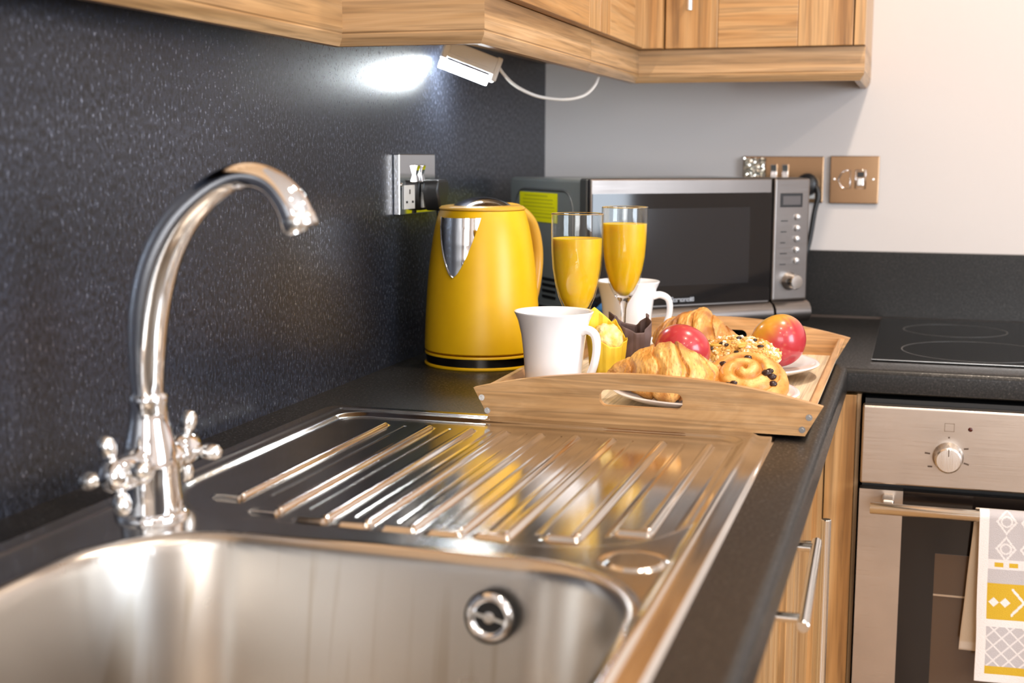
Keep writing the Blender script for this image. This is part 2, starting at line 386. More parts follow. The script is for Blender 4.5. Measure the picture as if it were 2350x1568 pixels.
# ------------------------------------------------------------ the sink: one pressed sheet
def sdf_rr(x, y, x0, x1, y0, y1, r):
    cx, cy, hx, hy = (x0+x1)/2, (y0+y1)/2, (x1-x0)/2, (y1-y0)/2
    r = r(x, y) if callable(r) else r
    qx, qy = abs(x-cx)-hx+r, abs(y-cy)-hy+r
    return min(max(qx, qy), 0)+sqrt(max(qx, 0)**2+max(qy, 0)**2)-r
KX0, KX1, KY0, KY1 = 0.046, 0.553, -2.055, -1.078
RIBS = [(0.146, -1.478), (0.197, -1.510), (0.243, -1.522), (0.281, -1.525), (0.319, -1.526), (0.357, -1.525), (0.394, -1.523), (0.446, -1.512), (0.494, -1.482)]
def sink_z(x, y):
    d_o = sdf_rr(x, y, KX0, KX1, KY0, KY1, 0.028)
    z = 0.0032
    z -= 0.0030*sm(-0.004, 0.0, d_o)
    z += 0.0016*exp(-((d_o+0.022)/0.0035)**2)                       # raised bead inside the rim
    d_f = sdf_rr(x, y, 0.083, 0.522, -1.540, -1.112, lambda a, b: 0.105 if b < -1.32 else 0.03)
    if d_f < 0.012:
        z -= 0.0042*sm(0.005, -0.005, d_f)
        for rx, ry in RIBS:
            if ry+0.004 < y < -1.145:
                k = sm(ry-0.004, ry+0.006, y)*sm(-1.148, -1.160, y)
                z += 0.0042*k*sm(0.0052, 0.0022, abs(x-rx))
            # small foot turned left at the near end of the rib
            if rx-0.026 < x < rx+0.003 and abs(y-ry) < 0.008:
                z = max(z, -0.001+0.0034*sm(0.0052, 0.0022, abs(y-ry))*sm(rx-0.026, rx-0.020, x))
            xm = rx+0.021                                             # shallow step between ribs
            if ry+0.02 < y < -1.15: z -= 0.0007*sm(0.0016, 0.0004, abs(x-xm))
    # blanked spare tap hole
    dk = sqrt((x-0.502)**2+(y+1.562)**2)
    z += 0.0012*sm(0.0215, 0.0195, dk) - 0.0012*exp(-((dk-0.0225)/0.0015)**2)
    # bowl
    d_b = sdf_rr(x, y, 0.118, 0.522, -1.985, -1.585, 0.095)
    d_b += 0.006*((x-0.32)/0.2)**2*sm(-1.75, -1.6, y)
    z += 0.0012*exp(-((d_b-0.006)/0.004)**2)
    if d_b < 0.004:
        s = 0.004-d_b
        if s < 0.008: z -= 0.008-sqrt(max(0, 0.008**2-s**2))
        else:
            t = s-0.008; wall = 0.022
            if t < wall: z -= 0.008+0.128*(t/wall)
            else:
                q = t-wall; z -= 0.136+0.022*(1-exp(-q/0.022))
    return z
def axis_pts(segs):
    out = []
    for a, b, st in segs:
        n = max(1, round((b-a)/st)); out += [a+(b-a)*i/n for i in range(n)]
    return out+[segs[-1][1]]
xs = axis_pts([(KX0, 0.11, 0.0013), (0.11, 0.16, 0.0013), (0.16, 0.49, 0.0015), (0.49, KX1, 0.0011)])
ys = axis_pts([(KY0, -2.0, 0.004), (-2.0, -1.93, 0.002), (-1.93, -1.66, 0.004), (-1.66, -1.565, 0.0011), (-1.565, -1.43, 0.0016), (-1.43, -1.17, 0.004), (-1.17, KY1, 0.0012)])
sink = Thing('kitchen_sink', 'stainless steel inset sink with a deep bowl and ribbed drainer', 'sink', (0.3, -1.6, 0.0))
nx, ny = len(xs), len(ys); off = sink.off
verts = []
for y in ys:
    for x in xs: verts.append((x-off.x, y-off.y, sink_z(x, y)))
faces = []; mi = []
def corner_out(x, y): return sdf_rr(x, y, KX0, KX1, KY0, KY1, 0.028) > 0.0006
def bowl_s(x, y): return sdf_rr(x, y, 0.118, 0.522, -1.985, -1.585, 0.095)
for j in range(ny-1):
    for i in range(nx-1):
        xc, yc = (xs[i]+xs[i+1])/2, (ys[j]+ys[j+1])/2
        if corner_out(xc, yc): continue
        faces.append((j*nx+i, j*nx+i+1, (j+1)*nx+i+1, (j+1)*nx+i)); mi.append(1 if bowl_s(xc, yc) < 0.002 else 0)
me = D.meshes.new('basin'); me.from_pydata(verts, [], faces); me.materials.append(STEEL_DRAIN); me.materials.append(STEEL_BOWL)
me.polygons.foreach_set('material_index', mi); me.shade_smooth(); me.update()
o = D.objects.new('basin', me); COL.objects.link(o); o.parent = sink.o
# overflow fitting on the far wall of the bowl
of = (0.409, -1.6035, -0.033)
tilt = Matrix.Translation(of) @ Matrix.Rotation(radians(-8), 4, 'X')
def ring_prof(r0, r1, h): return [(r0, 0), (r0, h*0.6), ((r0*2+r1)/3, h), ((r0+2*r1)/3, h), (r1, h*0.55), (r1, 0)]
def face_y(prof, n=40):   # lathe about -y axis
    bm = lathe_bm(prof, (0, 0, 0), n); bmesh.ops.transform(bm, matrix=tilt @ Matrix.Rotation(radians(90), 4, 'X'), verts=bm.verts); return bm
gk = obj('overflow_gasket', face_y([(0.0, 0.001), (0.0190, 0.001), (0.0190, 0.0), (0.0, 0.0)]), RUBBER, sink, smooth=True, angle=30, label='black rubber overflow seal')
obj('overflow_ring', face_y(ring_prof(0.0105, 0.0172, 0.0042)), CHROME, sink, smooth=True, angle=60, label='round chrome overflow surround')
bm = face_y([(0.0, 0.0045), (0.0040, 0.004), (0.0044, 0.001), (0.0, 0.001)], 20)
v = box_into(bm, (-0.0155, -0.0046, -0.0013), (0.0, -0.0026, 0.0013), tilt @ Matrix.Rotation(radians(12), 4, 'Y'))
v = box_into(bm, (0.0, -0.0036, -0.0012), (0.0125, -0.002, 0.0012), tilt @ Matrix.Rotation(radians(12), 4, 'Y'))
obj('overflow_bar', bm, CHROME_S, sink, smooth=True, angle=30)
lathe('waste_outlet', [(0.0, -0.1545), (0.028, -0.1545), (0.042, -0.1530), (0.044, -0.1570)], (0.32, -1.785, 0.0), CHROME_S, sink)

# ------------------------------------------------------------ the mixer tap
TX, TY = 0.112, -1.556
tap = Thing('mixer_tap', 'chrome swan-neck mixer tap with two cross-head handles on the sink', 'tap', (TX, TY, 0.003))
lathe('base_flange', [(0, 0.003), (0.0290, 0.003), (0.0290, 0.0055), (0.0275, 0.0075), (0.0255, 0.0085), (0, 0.0085)], (TX, TY, 0), CHROME, tap)
lathe('tap_body', [(0, 0.008), (0.0250, 0.008), (0.0238, 0.020), (0.0225, 0.034), (0.0228, 0.042), (0.0215, 0.054), (0.0185, 0.066), (0.0155, 0.078), (0.0140, 0.092), (0.0150, 0.0945), (0.0150, 0.099), (0.0135, 0.101), (0, 0.101)], (TX, TY, 0), CHROME, tap, n=64)
sp = resample([(0.112, TY, 0.096), (0.112, TY, 0.125), (0.1155, TY, 0.165), (0.126, TY, 0.203), (0.144, TY, 0.234), (0.167, TY, 0.2555), (0.189, TY, 0.2675), (0.208, TY, 0.2700), (0.225, TY, 0.264), (0.2375, TY, 0.251), (0.2435, TY, 0.238)], 60)
rad = []
for i in range(61):
    t = i/60
    rad.append(0.0125 + (0.0160-0.0125)*sm(0.0, 0.22, t) - (0.0160-0.0100)*sm(0.25, 0.62, t) + 0.0030*sm(0.72, 0.95, t))
sprt = obj('spout', tube_bm(sp, rad, 32), CHROME, tap, smooth=True, angle=60)
dirn = (sp[-1]-sp[-2]).normalized(); q = Vector((0, 0, 1)).rotation_difference(dirn).to_matrix().to_4x4()
bm = lathe_bm([(0.0, 0.0), (0.0135, 0.0), (0.0140, 0.002), (0.0140, 0.009), (0.0125, 0.011), (0.010, 0.011), (0.009, 0.008), (0.0, 0.008)], (0, 0, 0), 32)
bmesh.ops.transform(bm, matrix=Matrix.Translation(sp[-1]-dirn*0.003) @ q, verts=bm.verts)
subpart('aerator', bm, CHROME_S, sprt, tap, smooth=True, angle=40)
for sgn in (-1, 1):
    ax = Vector((0.10*sgn*0, sgn*0.96, 0.0 if sgn < 0 else 0.10)).normalized()
    base = Vector((TX, TY, 0.046 if sgn < 0 else 0.041)) + ax*(0.008 if sgn < 0 else 0.015)
    q = Vector((0, 0, 1)).rotation_difference(ax).to_matrix().to_4x4(); T = Matrix.Translation(base) @ q
    bm = lathe_bm([(0, -0.008), (0.0135, -0.006), (0.0150, 0.004), (0.0155, 0.012), (0.0130, 0.017), (0.0112, 0.022), (0, 0.022)], (0, 0, 0), 32); bmesh.ops.transform(bm, matrix=T, verts=bm.verts)
    hs = obj('valve', bm, CHROME, tap, smooth=True, angle=50)
    bm = lathe_bm([(0, 0.021), (0.0125, 0.021), (0.0145, 0.026), (0.0140, 0.038), (0.0115, 0.047), (0.006, 0.0515), (0, 0.052)], (0, 0, 0), 32)
    bmesh.ops.transform(bm, matrix=T, verts=bm.verts)
    hb = obj('cross_handle', bm, CHROME, tap, smooth=True, angle=60)
    for k in range(4):
        an = k*pi/2 + (0.25 if sgn < 0 else 0.15)
        bm = lathe_bm([(0, 0.008), (0.0034, 0.010), (0.0036, 0.016), (0.0070, 0.020), (0.0088, 0.027), (0.0078, 0.034), (0.004, 0.0385), (0, 0.039)], (0, 0, 0), 20)
        L = Matrix.Translation((0, 0, 0.036)) @ Matrix.Rotation(an, 4, 'Z') @ Matrix.Rotation(radians(78), 4, 'Y')
        bmesh.ops.transform(bm, matrix=T @ L @ Matrix.Scale(0.82, 4), verts=bm.verts)
        subpart('lobe', bm, CHROME_S, hb, tap, smooth=True)

# ------------------------------------------------------------ wall cabinets and the pelmet
ZP0, ZP1 = 0.4045, 0.4565
PX, PY, PN, PR = 0.233, -0.268, 0.069, -1.08
DX, DY = 0.246, -0.283
def pelmet_profile(h0=ZP0, h1=ZP1, t=0.016):
    return [(-t, h1), (0, h1), (0, h0+0.0150), (-0.0012, h0+0.0135), (-0.0002, h0+0.0120), (-0.0010, h0+0.0085), (-0.0035, h0+0.0050), (-0.0055, h0+0.0020), (-0.0065, h0), (-t, h0)]
pel = Thing('pelmet', 'moulded oak pelmet running under the wall cupboards round the corner', 'pelmet', (0.1, -1.0, ZP0))
def pel_piece(path, mat, label=None):
    return obj('pelmet_board', sweep_profile(pelmet_profile(), path), mat, pel, smooth=True, angle=30, label=label)
# each board is mitred: build as short paths whose ends are cut by neighbours
def mitred(path_full, k, mat, label=None):
    """board k of a polyline, ends mitred with its neighbours"""
    P = path_full; prof = pelmet_profile(); bm = bmesh.new(); rings = []
    V = [Vector((p[0], p[1], 0)) for p in P]
    for i in (k, k+1):
        d0 = (V[i]-V[i-1]).normalized() if i > 0 else None; d1 = (V[i+1]-V[i]).normalized() if i < len(V)-1 else None
        d0 = d0 or d1; d1 = d1 or d0
        n0 = Vector((d0.y, -d0.x, 0)); n1 = Vector((d1.y, -d1.x, 0)); m = (n0+n1).normalized(); m = m/max(0.2, m.dot(n0))
        rings.append([bm.verts.new(V[i]+m*o+Vector((0, 0, z))) for o, z in prof])
    n = len(prof); a, b = rings
    for q in range(n): bm.faces.new([a[q], a[(q+1) % n], b[(q+1) % n], b[q]])
    bm.faces.new(a); bm.faces.new(b[::-1])
    return obj('pelmet_board', bm, mat, pel, smooth=True, angle=30, label=label)
PP = [(PN, -3.3), (PN, PR), (PX, PR), (PX, -0.600), (PX, PY), (0.592, PY), (0.592, 0.0)]
mitred(PP, 0, OAK['y'], 'pale oak pelmet board above the tap'); mitred(PP, 1, OAK['x'], 'short golden oak pelmet return'); mitred(PP, 2, OAK['y'])
mitred([PP[2], (PX, -0.6008), PP[4], PP[5]], 1, OAK['y']); mitred(PP, 4, OAK['x']); mitred(PP, 5, OAK['y'])

def shaker_door(T, plane, at, a0, a1, z0, z1, st=0.062, rl=0.085, th=0.020, out=1, handle=None):
    """a framed door; plane 'x' faces +x, plane 'y' faces -y. 'at' is the outer face."""
    def bx(u0, u1, v0, v1, d0, d1):
        if plane == 'x': return (at-d1, u0, v0), (at-d0, u1, v1)
        return (u0, at+d0, v0), (u1, at+d1, v1)
    g = 'y' if plane == 'x' else 'x'
    door = box('door', *bx(a0+st-0.004, a1-st+0.004, z0+rl-0.004, z1-rl+0.004, 0.007, th-0.002), OAKL['z'], T)
    for nm, r, mt in (('stile', (a0, a0+st, z0, z1), OAKL['z']), ('stile', (a1-st, a1, z0, z1), OAKL['z']), ('rail', (a0+st+0.0004, a1-st-0.0004, z0, z0+rl), OAKL[g]), ('rail', (a0+st+0.0004, a1-st-0.0004, z1-rl, z1), OAKL[g])):
        lo, hi = bx(*r, 0, th); b = boxes([(lo, hi)]); subpart(nm, b, mt, door, T, bevel=0.0012)
    return door
def bar_handle(T, p0, p1, out, r=0.0052, stand=0.028, door=None, inset=0.03):
    p0, p1, out = Vector(p0), Vector(p1), Vector(out); d = (p1-p0).normalized()
    bm = tube_bm([p0, p0+d*0.0008, p1-d*0.0008, p1], [r*0.86, r, r, r*0.86], 20)
    for q in (p0+d*inset, p1-d*inset): tube_bm([q, q-out*stand], r*0.8, 14, bm)
    return subpart('handle', bm, CHROME_S, door, T, smooth=True, angle=40) if door else obj('handle', bm, CHROME_S, T, smooth=True, angle=40)
# run along the splashback
c1 = Thing('kitchen_cupboard', 'oak shaker wall cupboard above the kettle, left of the room corner', 'cupboard', (0.12, -0.84, ZP1))
box('carcass', (0.0, PR+0.006, ZP1), (0.226, -0.602, 1.18), OAK['z'], c1)
dr = shaker_door(c1, 'x', DX, PR+0.004, -0.602, ZP1+0.001, 1.18)
c2 = Thing('kitchen_cupboard', 'oak corner wall cupboard between the kettle side and the microwave side', 'cupboard', (0.12, -0.3, ZP1))
box('carcass', (0.0, -0.598, ZP1), (0.226, 0.0, 1.18), OAK['z'], c2)
dr = shaker_door(c2, 'x', DX, -0.598, -0.302, ZP1+0.001, 1.18)
box('corner_post', (0.226, -0.300, ZP1+0.001), (0.2765, -0.263, 1.18), OAKL['z'], c2)
c3 = Thing('kitchen_cupboard', 'oak shaker wall cupboard with a bar handle above the microwave', 'cupboard', (0.42, -0.13, ZP1))
box('carcass', (0.232, -0.262, ZP1), (0.590, 0.0, 1.18), OAK['z'], c3, label='oak cupboard box')
dr = shaker_door(c3, 'y', DY, 0.279, 0.573, ZP1+0.001, 1.18, st=0.084, rl=0.100)
bar_handle(c3, (0.3215, DY-0.026, 0.514), (0.3215, DY-0.026, 0.68), (0, -1, 0), door=dr, stand=0.026)
box('end_panel', (0.575, DY, ZP1+0.001), (0.592, 0.0, 1.18), OAKL['z'], c3, bevel=0.001)
c4 = Thing('pelmet_light_blocker', 'unseen oak box added over the tap to block light behind the pelmet', 'light blocker', (0.03, -2.2, ZP1))
box('carcass', (0.0, -3.3, ZP1), (0.0685, PR-0.0005, 1.18), OAK['y'], c4)  # unseen box, added to stop light leaking onto the splashback top

# ------------------------------------------------------------ under-cupboard strip light
lt = Thing('strip_light', 'small white lit strip light hanging under the wall cupboard', 'light', (0.05, -0.6, 0.42))
A = Vector((0.026, -0.607, 0.431)); B = Vector((0.082, -0.578, 0.408)); dL = (B-A).normalized()
X_ = dL; Z_ = (Vector((0, 0, 1))-X_*X_.z).normalized(); Y_ = Z_.cross(X_)
ML = Matrix((X_, Y_, Z_)).transposed().to_4x4(); ML.translation = A; LN = (B-A).length
bm = bmesh.new(); box_into(bm, (-0.004, -0.013, -0.007), (LN, -0.009, 0.0), ML); box_into(bm, (-0.004, -0.013, -0.001), (LN, 0.013, 0.018), ML); obj('housing', bm, WHITE_PL, lt, bevel=0.002)
for x0 in (-0.012, LN-0.002):
    bm = bmesh.new(); box_into(bm, (x0, -0.014, -0.016 if x0 > 0 else -0.010), (x0+0.009, 0.014, 0.020), ML); obj('end_cap', bm, WHITE_PL, lt, bevel=0.003)
bm = tube_bm([ML @ Vector((-0.010, 0.002, -0.0165)), ML @ Vector((LN-0.003, 0.002, -0.0165))], 0.0075, 16); obj('lamp_tube', bm, EMIT, lt, smooth=True, angle=40, label='glowing white lamp tube')
cab = [(0.0862, -0.580, 0.420), (0.093, -0.564, 0.404), (0.105, -0.549, 0.389), (0.124, -0.533, 0.377), (0.143, -0.518, 0.371), (0.172, -0.502, 0.369), (0.195, -0.487, 0.375), (0.206, -0.471, 0.388), (0.209, -0.456, 0.402), (0.207, -0.440, 0.418), (0.205, -0.435, 0.4560)]
tube('mains_lead', resample(cab, 60), 0.0026, WHITE_PL, lt, 12, label='looped white lead')

# ------------------------------------------------------------ sockets
def faceplate(T, lo, hi, mat, **kw): return box('faceplate', lo, hi, mat, T, bevel=0.0016, **kw)
PLUGC = plain('socket_insert', (0.70, 0.69, 0.66), 0.25)
s1 = Thing('double_socket', 'polished double socket on the dark splashback behind the kettle', 'socket', (0.0, -0.70, 0.205))
faceplate(s1, (0.0, -0.7660, 0.2045), (0.0095, -0.6270, 0.2875), CHROME)
for yc in (-0.733, -0.661):
    box('socket_insert', (0.0095, yc-0.0200, 0.2120), (0.0112, yc+0.0200, 0.2450), PLUGC, s1, bevel=0.002)
    for dy, z0, w_, h_ in ((0, 0.236, 0.0035, 0.0065), (-0.011, 0.222, 0.0060, 0.0030), (0.011, 0.222, 0.0060, 0.0030)):
        box('pin_hole', (0.0112, yc+dy-w_/2, z0-h_/2), (0.0116, yc+dy+w_/2, z0+h_/2), BLACK, s1)
for yc in (-0.708, -0.686):
    bm = prism_bm([(0.0095, 0.248), (0.0150, 0.249), (0.0120, 0.259), (0.0160, 0.272), (0.0095, 0.273)], yc-0.0058, yc+0.0058, 'xz')
    obj('rocker_switch', bm, CHROME, s1, bevel=0.001)
for yc in (-0.759, -0.634):
    lathe('screw', [(0, 0.0112), (0.0022, 0.0110), (0.0026, 0.0095)], (0, yc, 0.246), CHROME_S, s1, n=16, axis='x')
pk = Thing('kettle_plug', 'black moulded plug and lead in the socket behind the kettle', 'plug', (0.012, -0.664, 0.23))
bm = prism_bm([(-0.684, 0.252), (-0.644, 0.252), (-0.640, 0.236), (-0.652, 0.208), (-0.676, 0.208), (-0.688, 0.236)], 0.0116, 0.036, 'yz'); obj('plug_body', bm, BLACK, pk, bevel=0.004)
tube('lead', resample([(0.028, -0.664, 0.212), (0.028, -0.662, 0.19), (0.020, -0.650, 0.15), (0.014, -0.640, 0.08), (0.016, -0.642, 0.02), (0.022, -0.655, 0.0045), (0.03, -0.67, 0.0045)], 40), 0.0034, BLACK, pk, 12)

s2 = Thing('double_socket', 'polished double socket on the white wall partly hidden by the microwave', 'socket', (0.45, 0.0, 0.203))
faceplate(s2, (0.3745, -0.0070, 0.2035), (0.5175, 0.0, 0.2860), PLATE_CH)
for xc in (0.405, 0.483):
    box('socket_insert', (xc-0.0200, -0.0085, 0.2110), (xc+0.0200, -0.0070, 0.2420), PLUGC, s2, bevel=0.002)
for xc in (0.4300, 0.4500):
    bm = prism_bm([(-0.0070, 0.247), (-0.0130, 0.248), (-0.0100, 0.259), (-0.0140, 0.271), (-0.0070, 0.272)], xc-0.0055, xc+0.0055, 'yz')
    obj('rocker_switch', bm, CHROME, s2, bevel=0.001)
pm = Thing('microwave_plug', 'black plug with thick lead in the wall socket above the microwave', 'plug', (0.49, -0.01, 0.22))
bm = bmesh.new(); lathe_bm([(0, -0.034), (0.014, -0.033), (0.0195, -0.028), (0.0205, -0.0086), (0, -0.0086)], (0.490, 0, 0.236), 28, 'y', bm); obj('plug_body', bm, BLACK, pm, smooth=True, angle=50)
tube('lead', resample([(0.496, -0.024, 0.240), (0.507, -0.028, 0.232), (0.511, -0.030, 0.215), (0.506, -0.032, 0.19), (0.495, -0.036, 0.12), (0.47, -0.05, 0.06)], 40), 0.0046, BLACK, pm, 12)
tape = Thing('cable_wrap', 'crumpled clear glinting plastic wrap stuck on the socket plate', 'wrap', (0.39, -0.012, 0.25))
bm = bmesh.new(); g = 14
vv = [[bm.verts.new((0.377+0.038*i/g, -0.0125-0.006*abs(N3((i*0.9, j*0.8, 3.3))), 0.250+0.033*j/g+0.002*N3((i*0.5, j*0.6, 1)))) for i in range(g+1)] for j in range(g+1)]
for j in range(g):
    for i in range(g): bm.faces.new([vv[j][i], vv[j][i+1], vv[j+1][i+1], vv[j+1][i]])
obj('film', bm, plain('crinkled_foil', (0.80, 0.76, 0.66), 0.16, 0.9), tape, smooth=False)
s3 = Thing('switch_plate', 'square polished switch plate with fuse holder right of the microwave', 'switch', (0.57, 0.0, 0.203))
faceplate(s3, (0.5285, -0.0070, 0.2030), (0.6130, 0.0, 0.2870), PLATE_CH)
bm = bmesh.new(); 
pts = [(0.543, 0.245), (0.549, 0.258), (0.556, 0.262), (0.564, 0.262), (0.564, 0.230), (0.553, 0.230), (0.548, 0.234), (0.543, 0.245)]
tube_bm([Vector((x, -0.0075, z)) for x, z in pts], 0.0013, 8, bm); obj('fuse_holder_outline', bm, CHROME, s3, smooth=True)
pts = [(0.573, 0.262), (0.590, 0.262), (0.590, 0.230), (0.573, 0.230), (0.573, 0.262)]
bm = bmesh.new(); tube_bm([Vector((x, -0.0075, z)) for x, z in pts], 0.0012, 8, bm); obj('switch_outline', bm, CHROME, s3, smooth=True)
box('switch_window', (0.5755, -0.0085, 0.2500), (0.5875, -0.0070, 0.2590), BLACK, s3)
box('rocker_switch', (0.5755, -0.0105, 0.2340), (0.5875, -0.0070, 0.2490), CHROME_S, s3, bevel=0.002)
for xc in (0.536, 0.603): lathe('screw', [(0, -0.0085), (0.0020, -0.0082), (0.0024, -0.0070)], (xc, 0, 0.246), CHROME_S, s3, n=14, axis='y')

# ------------------------------------------------------------ kettle
KC = Vector((0.111, -0.717, 0.0))
ket = Thing('electric_kettle', 'mustard yellow electric kettle with chrome spout on the dark worktop', 'kettle', tuple(KC))
def kl(name, prof, mat, **kw): return lathe(name, prof, KC, mat, ket, n=96, **kw)
kl('power_base', [(0, 0.0), (0.0785, 0.0), (0.0800, 0.0015), (0.0800, 0.0035), (0.0780, 0.0045), (0, 0.0045)], YEL)
kl('steel_band', [(0, 0.0045), (0.0775, 0.0045), (0.0780, 0.0160), (0, 0.0160)], plain('dark_steel', (0.10, 0.09, 0.08), 0.15, 1.0), label='dark polished band round the base')
kl('base_ring', [(0.0, 0.0160), (0.0793, 0.0160), (0.0796, 0.0175), (0.0790, 0.0190), (0, 0.0190)], YEL)
bodyp = [(0, 0.0205), (0.0770, 0.0205), (0.0796, 0.0225), (0.0797, 0.030), (0.0790, 0.050), (0.0778, 0.075), (0.0762, 0.100), (0.0742, 0.125), (0.0716, 0.148), (0.0684, 0.170), (0.0648, 0.189), (0.0612, 0.203), (0.0592, 0.2095), (0.0580, 0.2120), (0, 0.2120)]
kl('body', bodyp, YEL, label='satin mustard yellow jug body')
kl('lid_rim', [(0, 0.2122), (0.0565, 0.2122), (0.0590, 0.2130), (0.0592, 0.2148), (0.0560, 0.2175), (0.050, 0.2185), (0.0, 0.2190)], YEL_LID, label='mustard yellow lid')
def Rk(z):
    P = [(z_, r) for r, z_ in bodyp[2:-1]]
    for (z0, r0), (z1, r1) in zip(P, P[1:]):
        if z0 <= z <= z1: return r0+(r1-r0)*(z-z0)/(z1-z0)
    return P[-1][1]
tocam = Vector((0.5714, -1.7345, 0)).normalized(); rgt = Vector((-tocam.y, tocam.x, 0))
def kdir(deg):  # angle to the right of the camera direction
    a = radians(deg); return tocam*cos(a)+rgt*sin(a)
SPA = -31
# chrome lid lever (a low curved grip)
hd = kdir(SPA); hs_ = Vector((-hd.y, hd.x, 0))
bm = bmesh.new(); g = 12
vv = []
for i in range(g+1):
    row = []
    for j in range(g+1):
        u_, v_ = -1+2*i/g, -1+2*j/g
        r2 = min(1, u_*u_+v_*v_); k = max(abs(u_), abs(v_)); n_ = sqrt(u_*u_+v_*v_) or 1
        p = KC+hd*(u_*k/n_*0.046-0.000)+hs_*(v_*k/n_*0.038)
        row.append(bm.verts.new((p.x, p.y, 0.2180+0.0115*(1-k**2.2))))
    vv.append(row)
for i in range(g):
    for j in range(g): bm.faces.new([vv[i][j], vv[i+1][j], vv[i+1][j+1], vv[i][j+1]])
obj('lid_lever', bm, CHROME, ket, smooth=True, label='domed chrome lid catch')
# V shaped chrome spout: a curved plate standing proud of the body
def spout_pt(u_, w_, out):      # u 0 top..1 bottom, w -1..1 across
    z = 0.2035-0.0790*u_
    half = 0.29*(1-u_)**0.85+0.040*sqrt(max(0, 1-u_**6))
    if u_ > 0.985: half *= 0.6
    a = w_*half; d = kdir(SPA+math.degrees(a)*1.55)
    lip = 0.0105*(1-u_)**1.3*(1-w_*w_)
    return KC+d*(Rk(z)+out+lip)+Vector((0, 0, z))
bm = bmesh.new(); nu, nw = 26, 18; vv = []
for i in range(nu+1): vv.append([bm.verts.new(spout_pt(i/nu, -1+2*j/nw, 0.0020)) for j in range(nw+1)])
for i in range(nu):
    for j in range(nw): bm.faces.new([vv[i][j], vv[i][j+1], vv[i+1][j+1], vv[i+1][j]])
spo = obj('spout', bm, CHROME, ket, smooth=True, label='V-shaped chrome spout')
edge = [spout_pt(i/nu, -1, 0.0016) for i in range(nu+1)] + [spout_pt(1, -1+2*j/6, 0.0016) for j in range(1, 6)] + [spout_pt(i/nu, 1, 0.0016) for i in range(nu, -1, -1)] + [spout_pt(0, 1-2*j/nw, 0.0016) for j in range(1, nw)]
edge.append(edge[0])
subpart('spout_rim', tube_bm(edge, 0.0014, 8), CHROME, spo, ket, smooth=True)
# handle loop at the back
hd2 = kdir(143)
hp = [KC+hd2*0.052+Vector((0, 0, 0.212)), KC+hd2*0.083+Vector((0, 0, 0.208)), KC+hd2*0.113+Vector((0, 0, 0.190)), KC+hd2*0.128+Vector((0, 0, 0.155)), KC+hd2*0.127+Vector((0, 0, 0.115)), KC+hd2*0.112+Vector((0, 0, 0.075)), KC+hd2*0.079+Vector((0, 0, 0.058))]
obj('handle', tube_bm(resample(hp, 40), 0.0115, 20, flat=0.8), YEL_LID, ket, smooth=True, angle=60, label='mustard yellow loop handle')

# ------------------------------------------------------------ microwave (local frame: x along its front, y back, z up)
mw = Thing('microwave', 'steel-fronted microwave standing at an angle in the corner', 'microwave', (0.211, -0.506, 0.0), rz=radians(41))
def mb(name, lo, hi, mat, **kw): return box(name, lo, hi, mat, mw, local=True, **kw)
mb('casing', (0.002, 0.032, 0.016), (0.396, 0.300, 0.250), MWBODY, bevel=0.006, label='dark grey painted metal case')
mb('front_frame', (0.0, 0.012, 0.018), (0.400, 0.036, 0.252), plain('dark_grey_trim', (0.10, 0.105, 0.105), 0.3, 0.4), bevel=0.004)
dm = mb('door', (0.001, 0.0, 0.030), (0.328, 0.013, 0.2515), MW_ST, bevel=0.0035, label='brushed steel door frame')
def sb(name, lo, hi, mat, par, **kw):
    o = box(name, lo, hi, mat, mw, local=True, **kw); o.parent = par; return o
sb('door_glass', (0.004, -0.0015, 0.056), (0.3265, 0.002, 0.2290), DARKGLASS, dm, label='black glass door front')
sb('viewing_window', (0.050, -0.0019, 0.086), (0.285, -0.0013, 0.206), plain('viewing_mesh', (0.014, 0.0145, 0.017), 0.10), dm)
bm = bmesh.new(); xx = 0.1415
for k, (hh, ww) in enumerate([(1.5, 2.4), (1, 2.2), (1, 3.4), (1, 2.2), (1, 2.2), (1, 2.2), (1.3, 1.2), (1.3, 1.6)]):
    x1 = xx+0.0021*ww
    box_into(bm, (xx, -0.0020, 0.0605), (xx+0.0012, -0.0015, 0.0605+0.0052*hh)); box_into(bm, (x1-0.0010, -0.0020, 0.0605), (x1, -0.0015, 0.0605+0.0052*hh))
    box_into(bm, (xx, -0.0020, 0.0605+0.0052*hh-0.0012), (x1, -0.0015, 0.0605+0.0052*hh)); 
    if k % 2: box_into(bm, (xx, -0.0020, 0.0605), (x1, -0.0015, 0.0615))
    xx = x1+0.0009
o = obj('brand_lettering', bm, plain('silver_print', (0.45, 0.48, 0.53), 0.4), mw, local=True, label='small pale maker name on the door'); o.parent = dm
cp = mb('control_panel', (0.3305, -0.002, 0.054), (0.3995, 0.013, 0.2515), MW_ST, bevel=0.004, label='steel control panel')
sb('display', (0.3415, -0.0030, 0.2050), (0.3845, -0.0015, 0.2275), BLACK, cp, bevel=0.0008)
sb('screen', (0.3460, -0.0034, 0.2090), (0.3800, -0.0028, 0.2230), plain('lcd_grey', (0.10, 0.095, 0.10), 0.25), cp)
for k in range(5):
    z = 0.1890-k*0.0175
    bm = lathe_bm([(0, -0.0062), (0.0022, -0.0060), (0.0045, -0.0045), (0.0054, -0.002), (0.0054, 0.0)], (0.3750, -0.0015, z), 20, 'y')
    o = obj('button', bm, plain('silver_button', (0.72, 0.72, 0.74), 0.25, 0.6) if k == 0 else D.materials['silver_button'], mw, local=True, smooth=True); o.parent = cp
    o = box('button_marking', (0.3440, -0.0025, z-0.0066), (0.3440+0.013-0.002*(k % 3), -0.0019, z-0.0050), D.materials['black_plastic'], mw, local=True); o.parent = cp
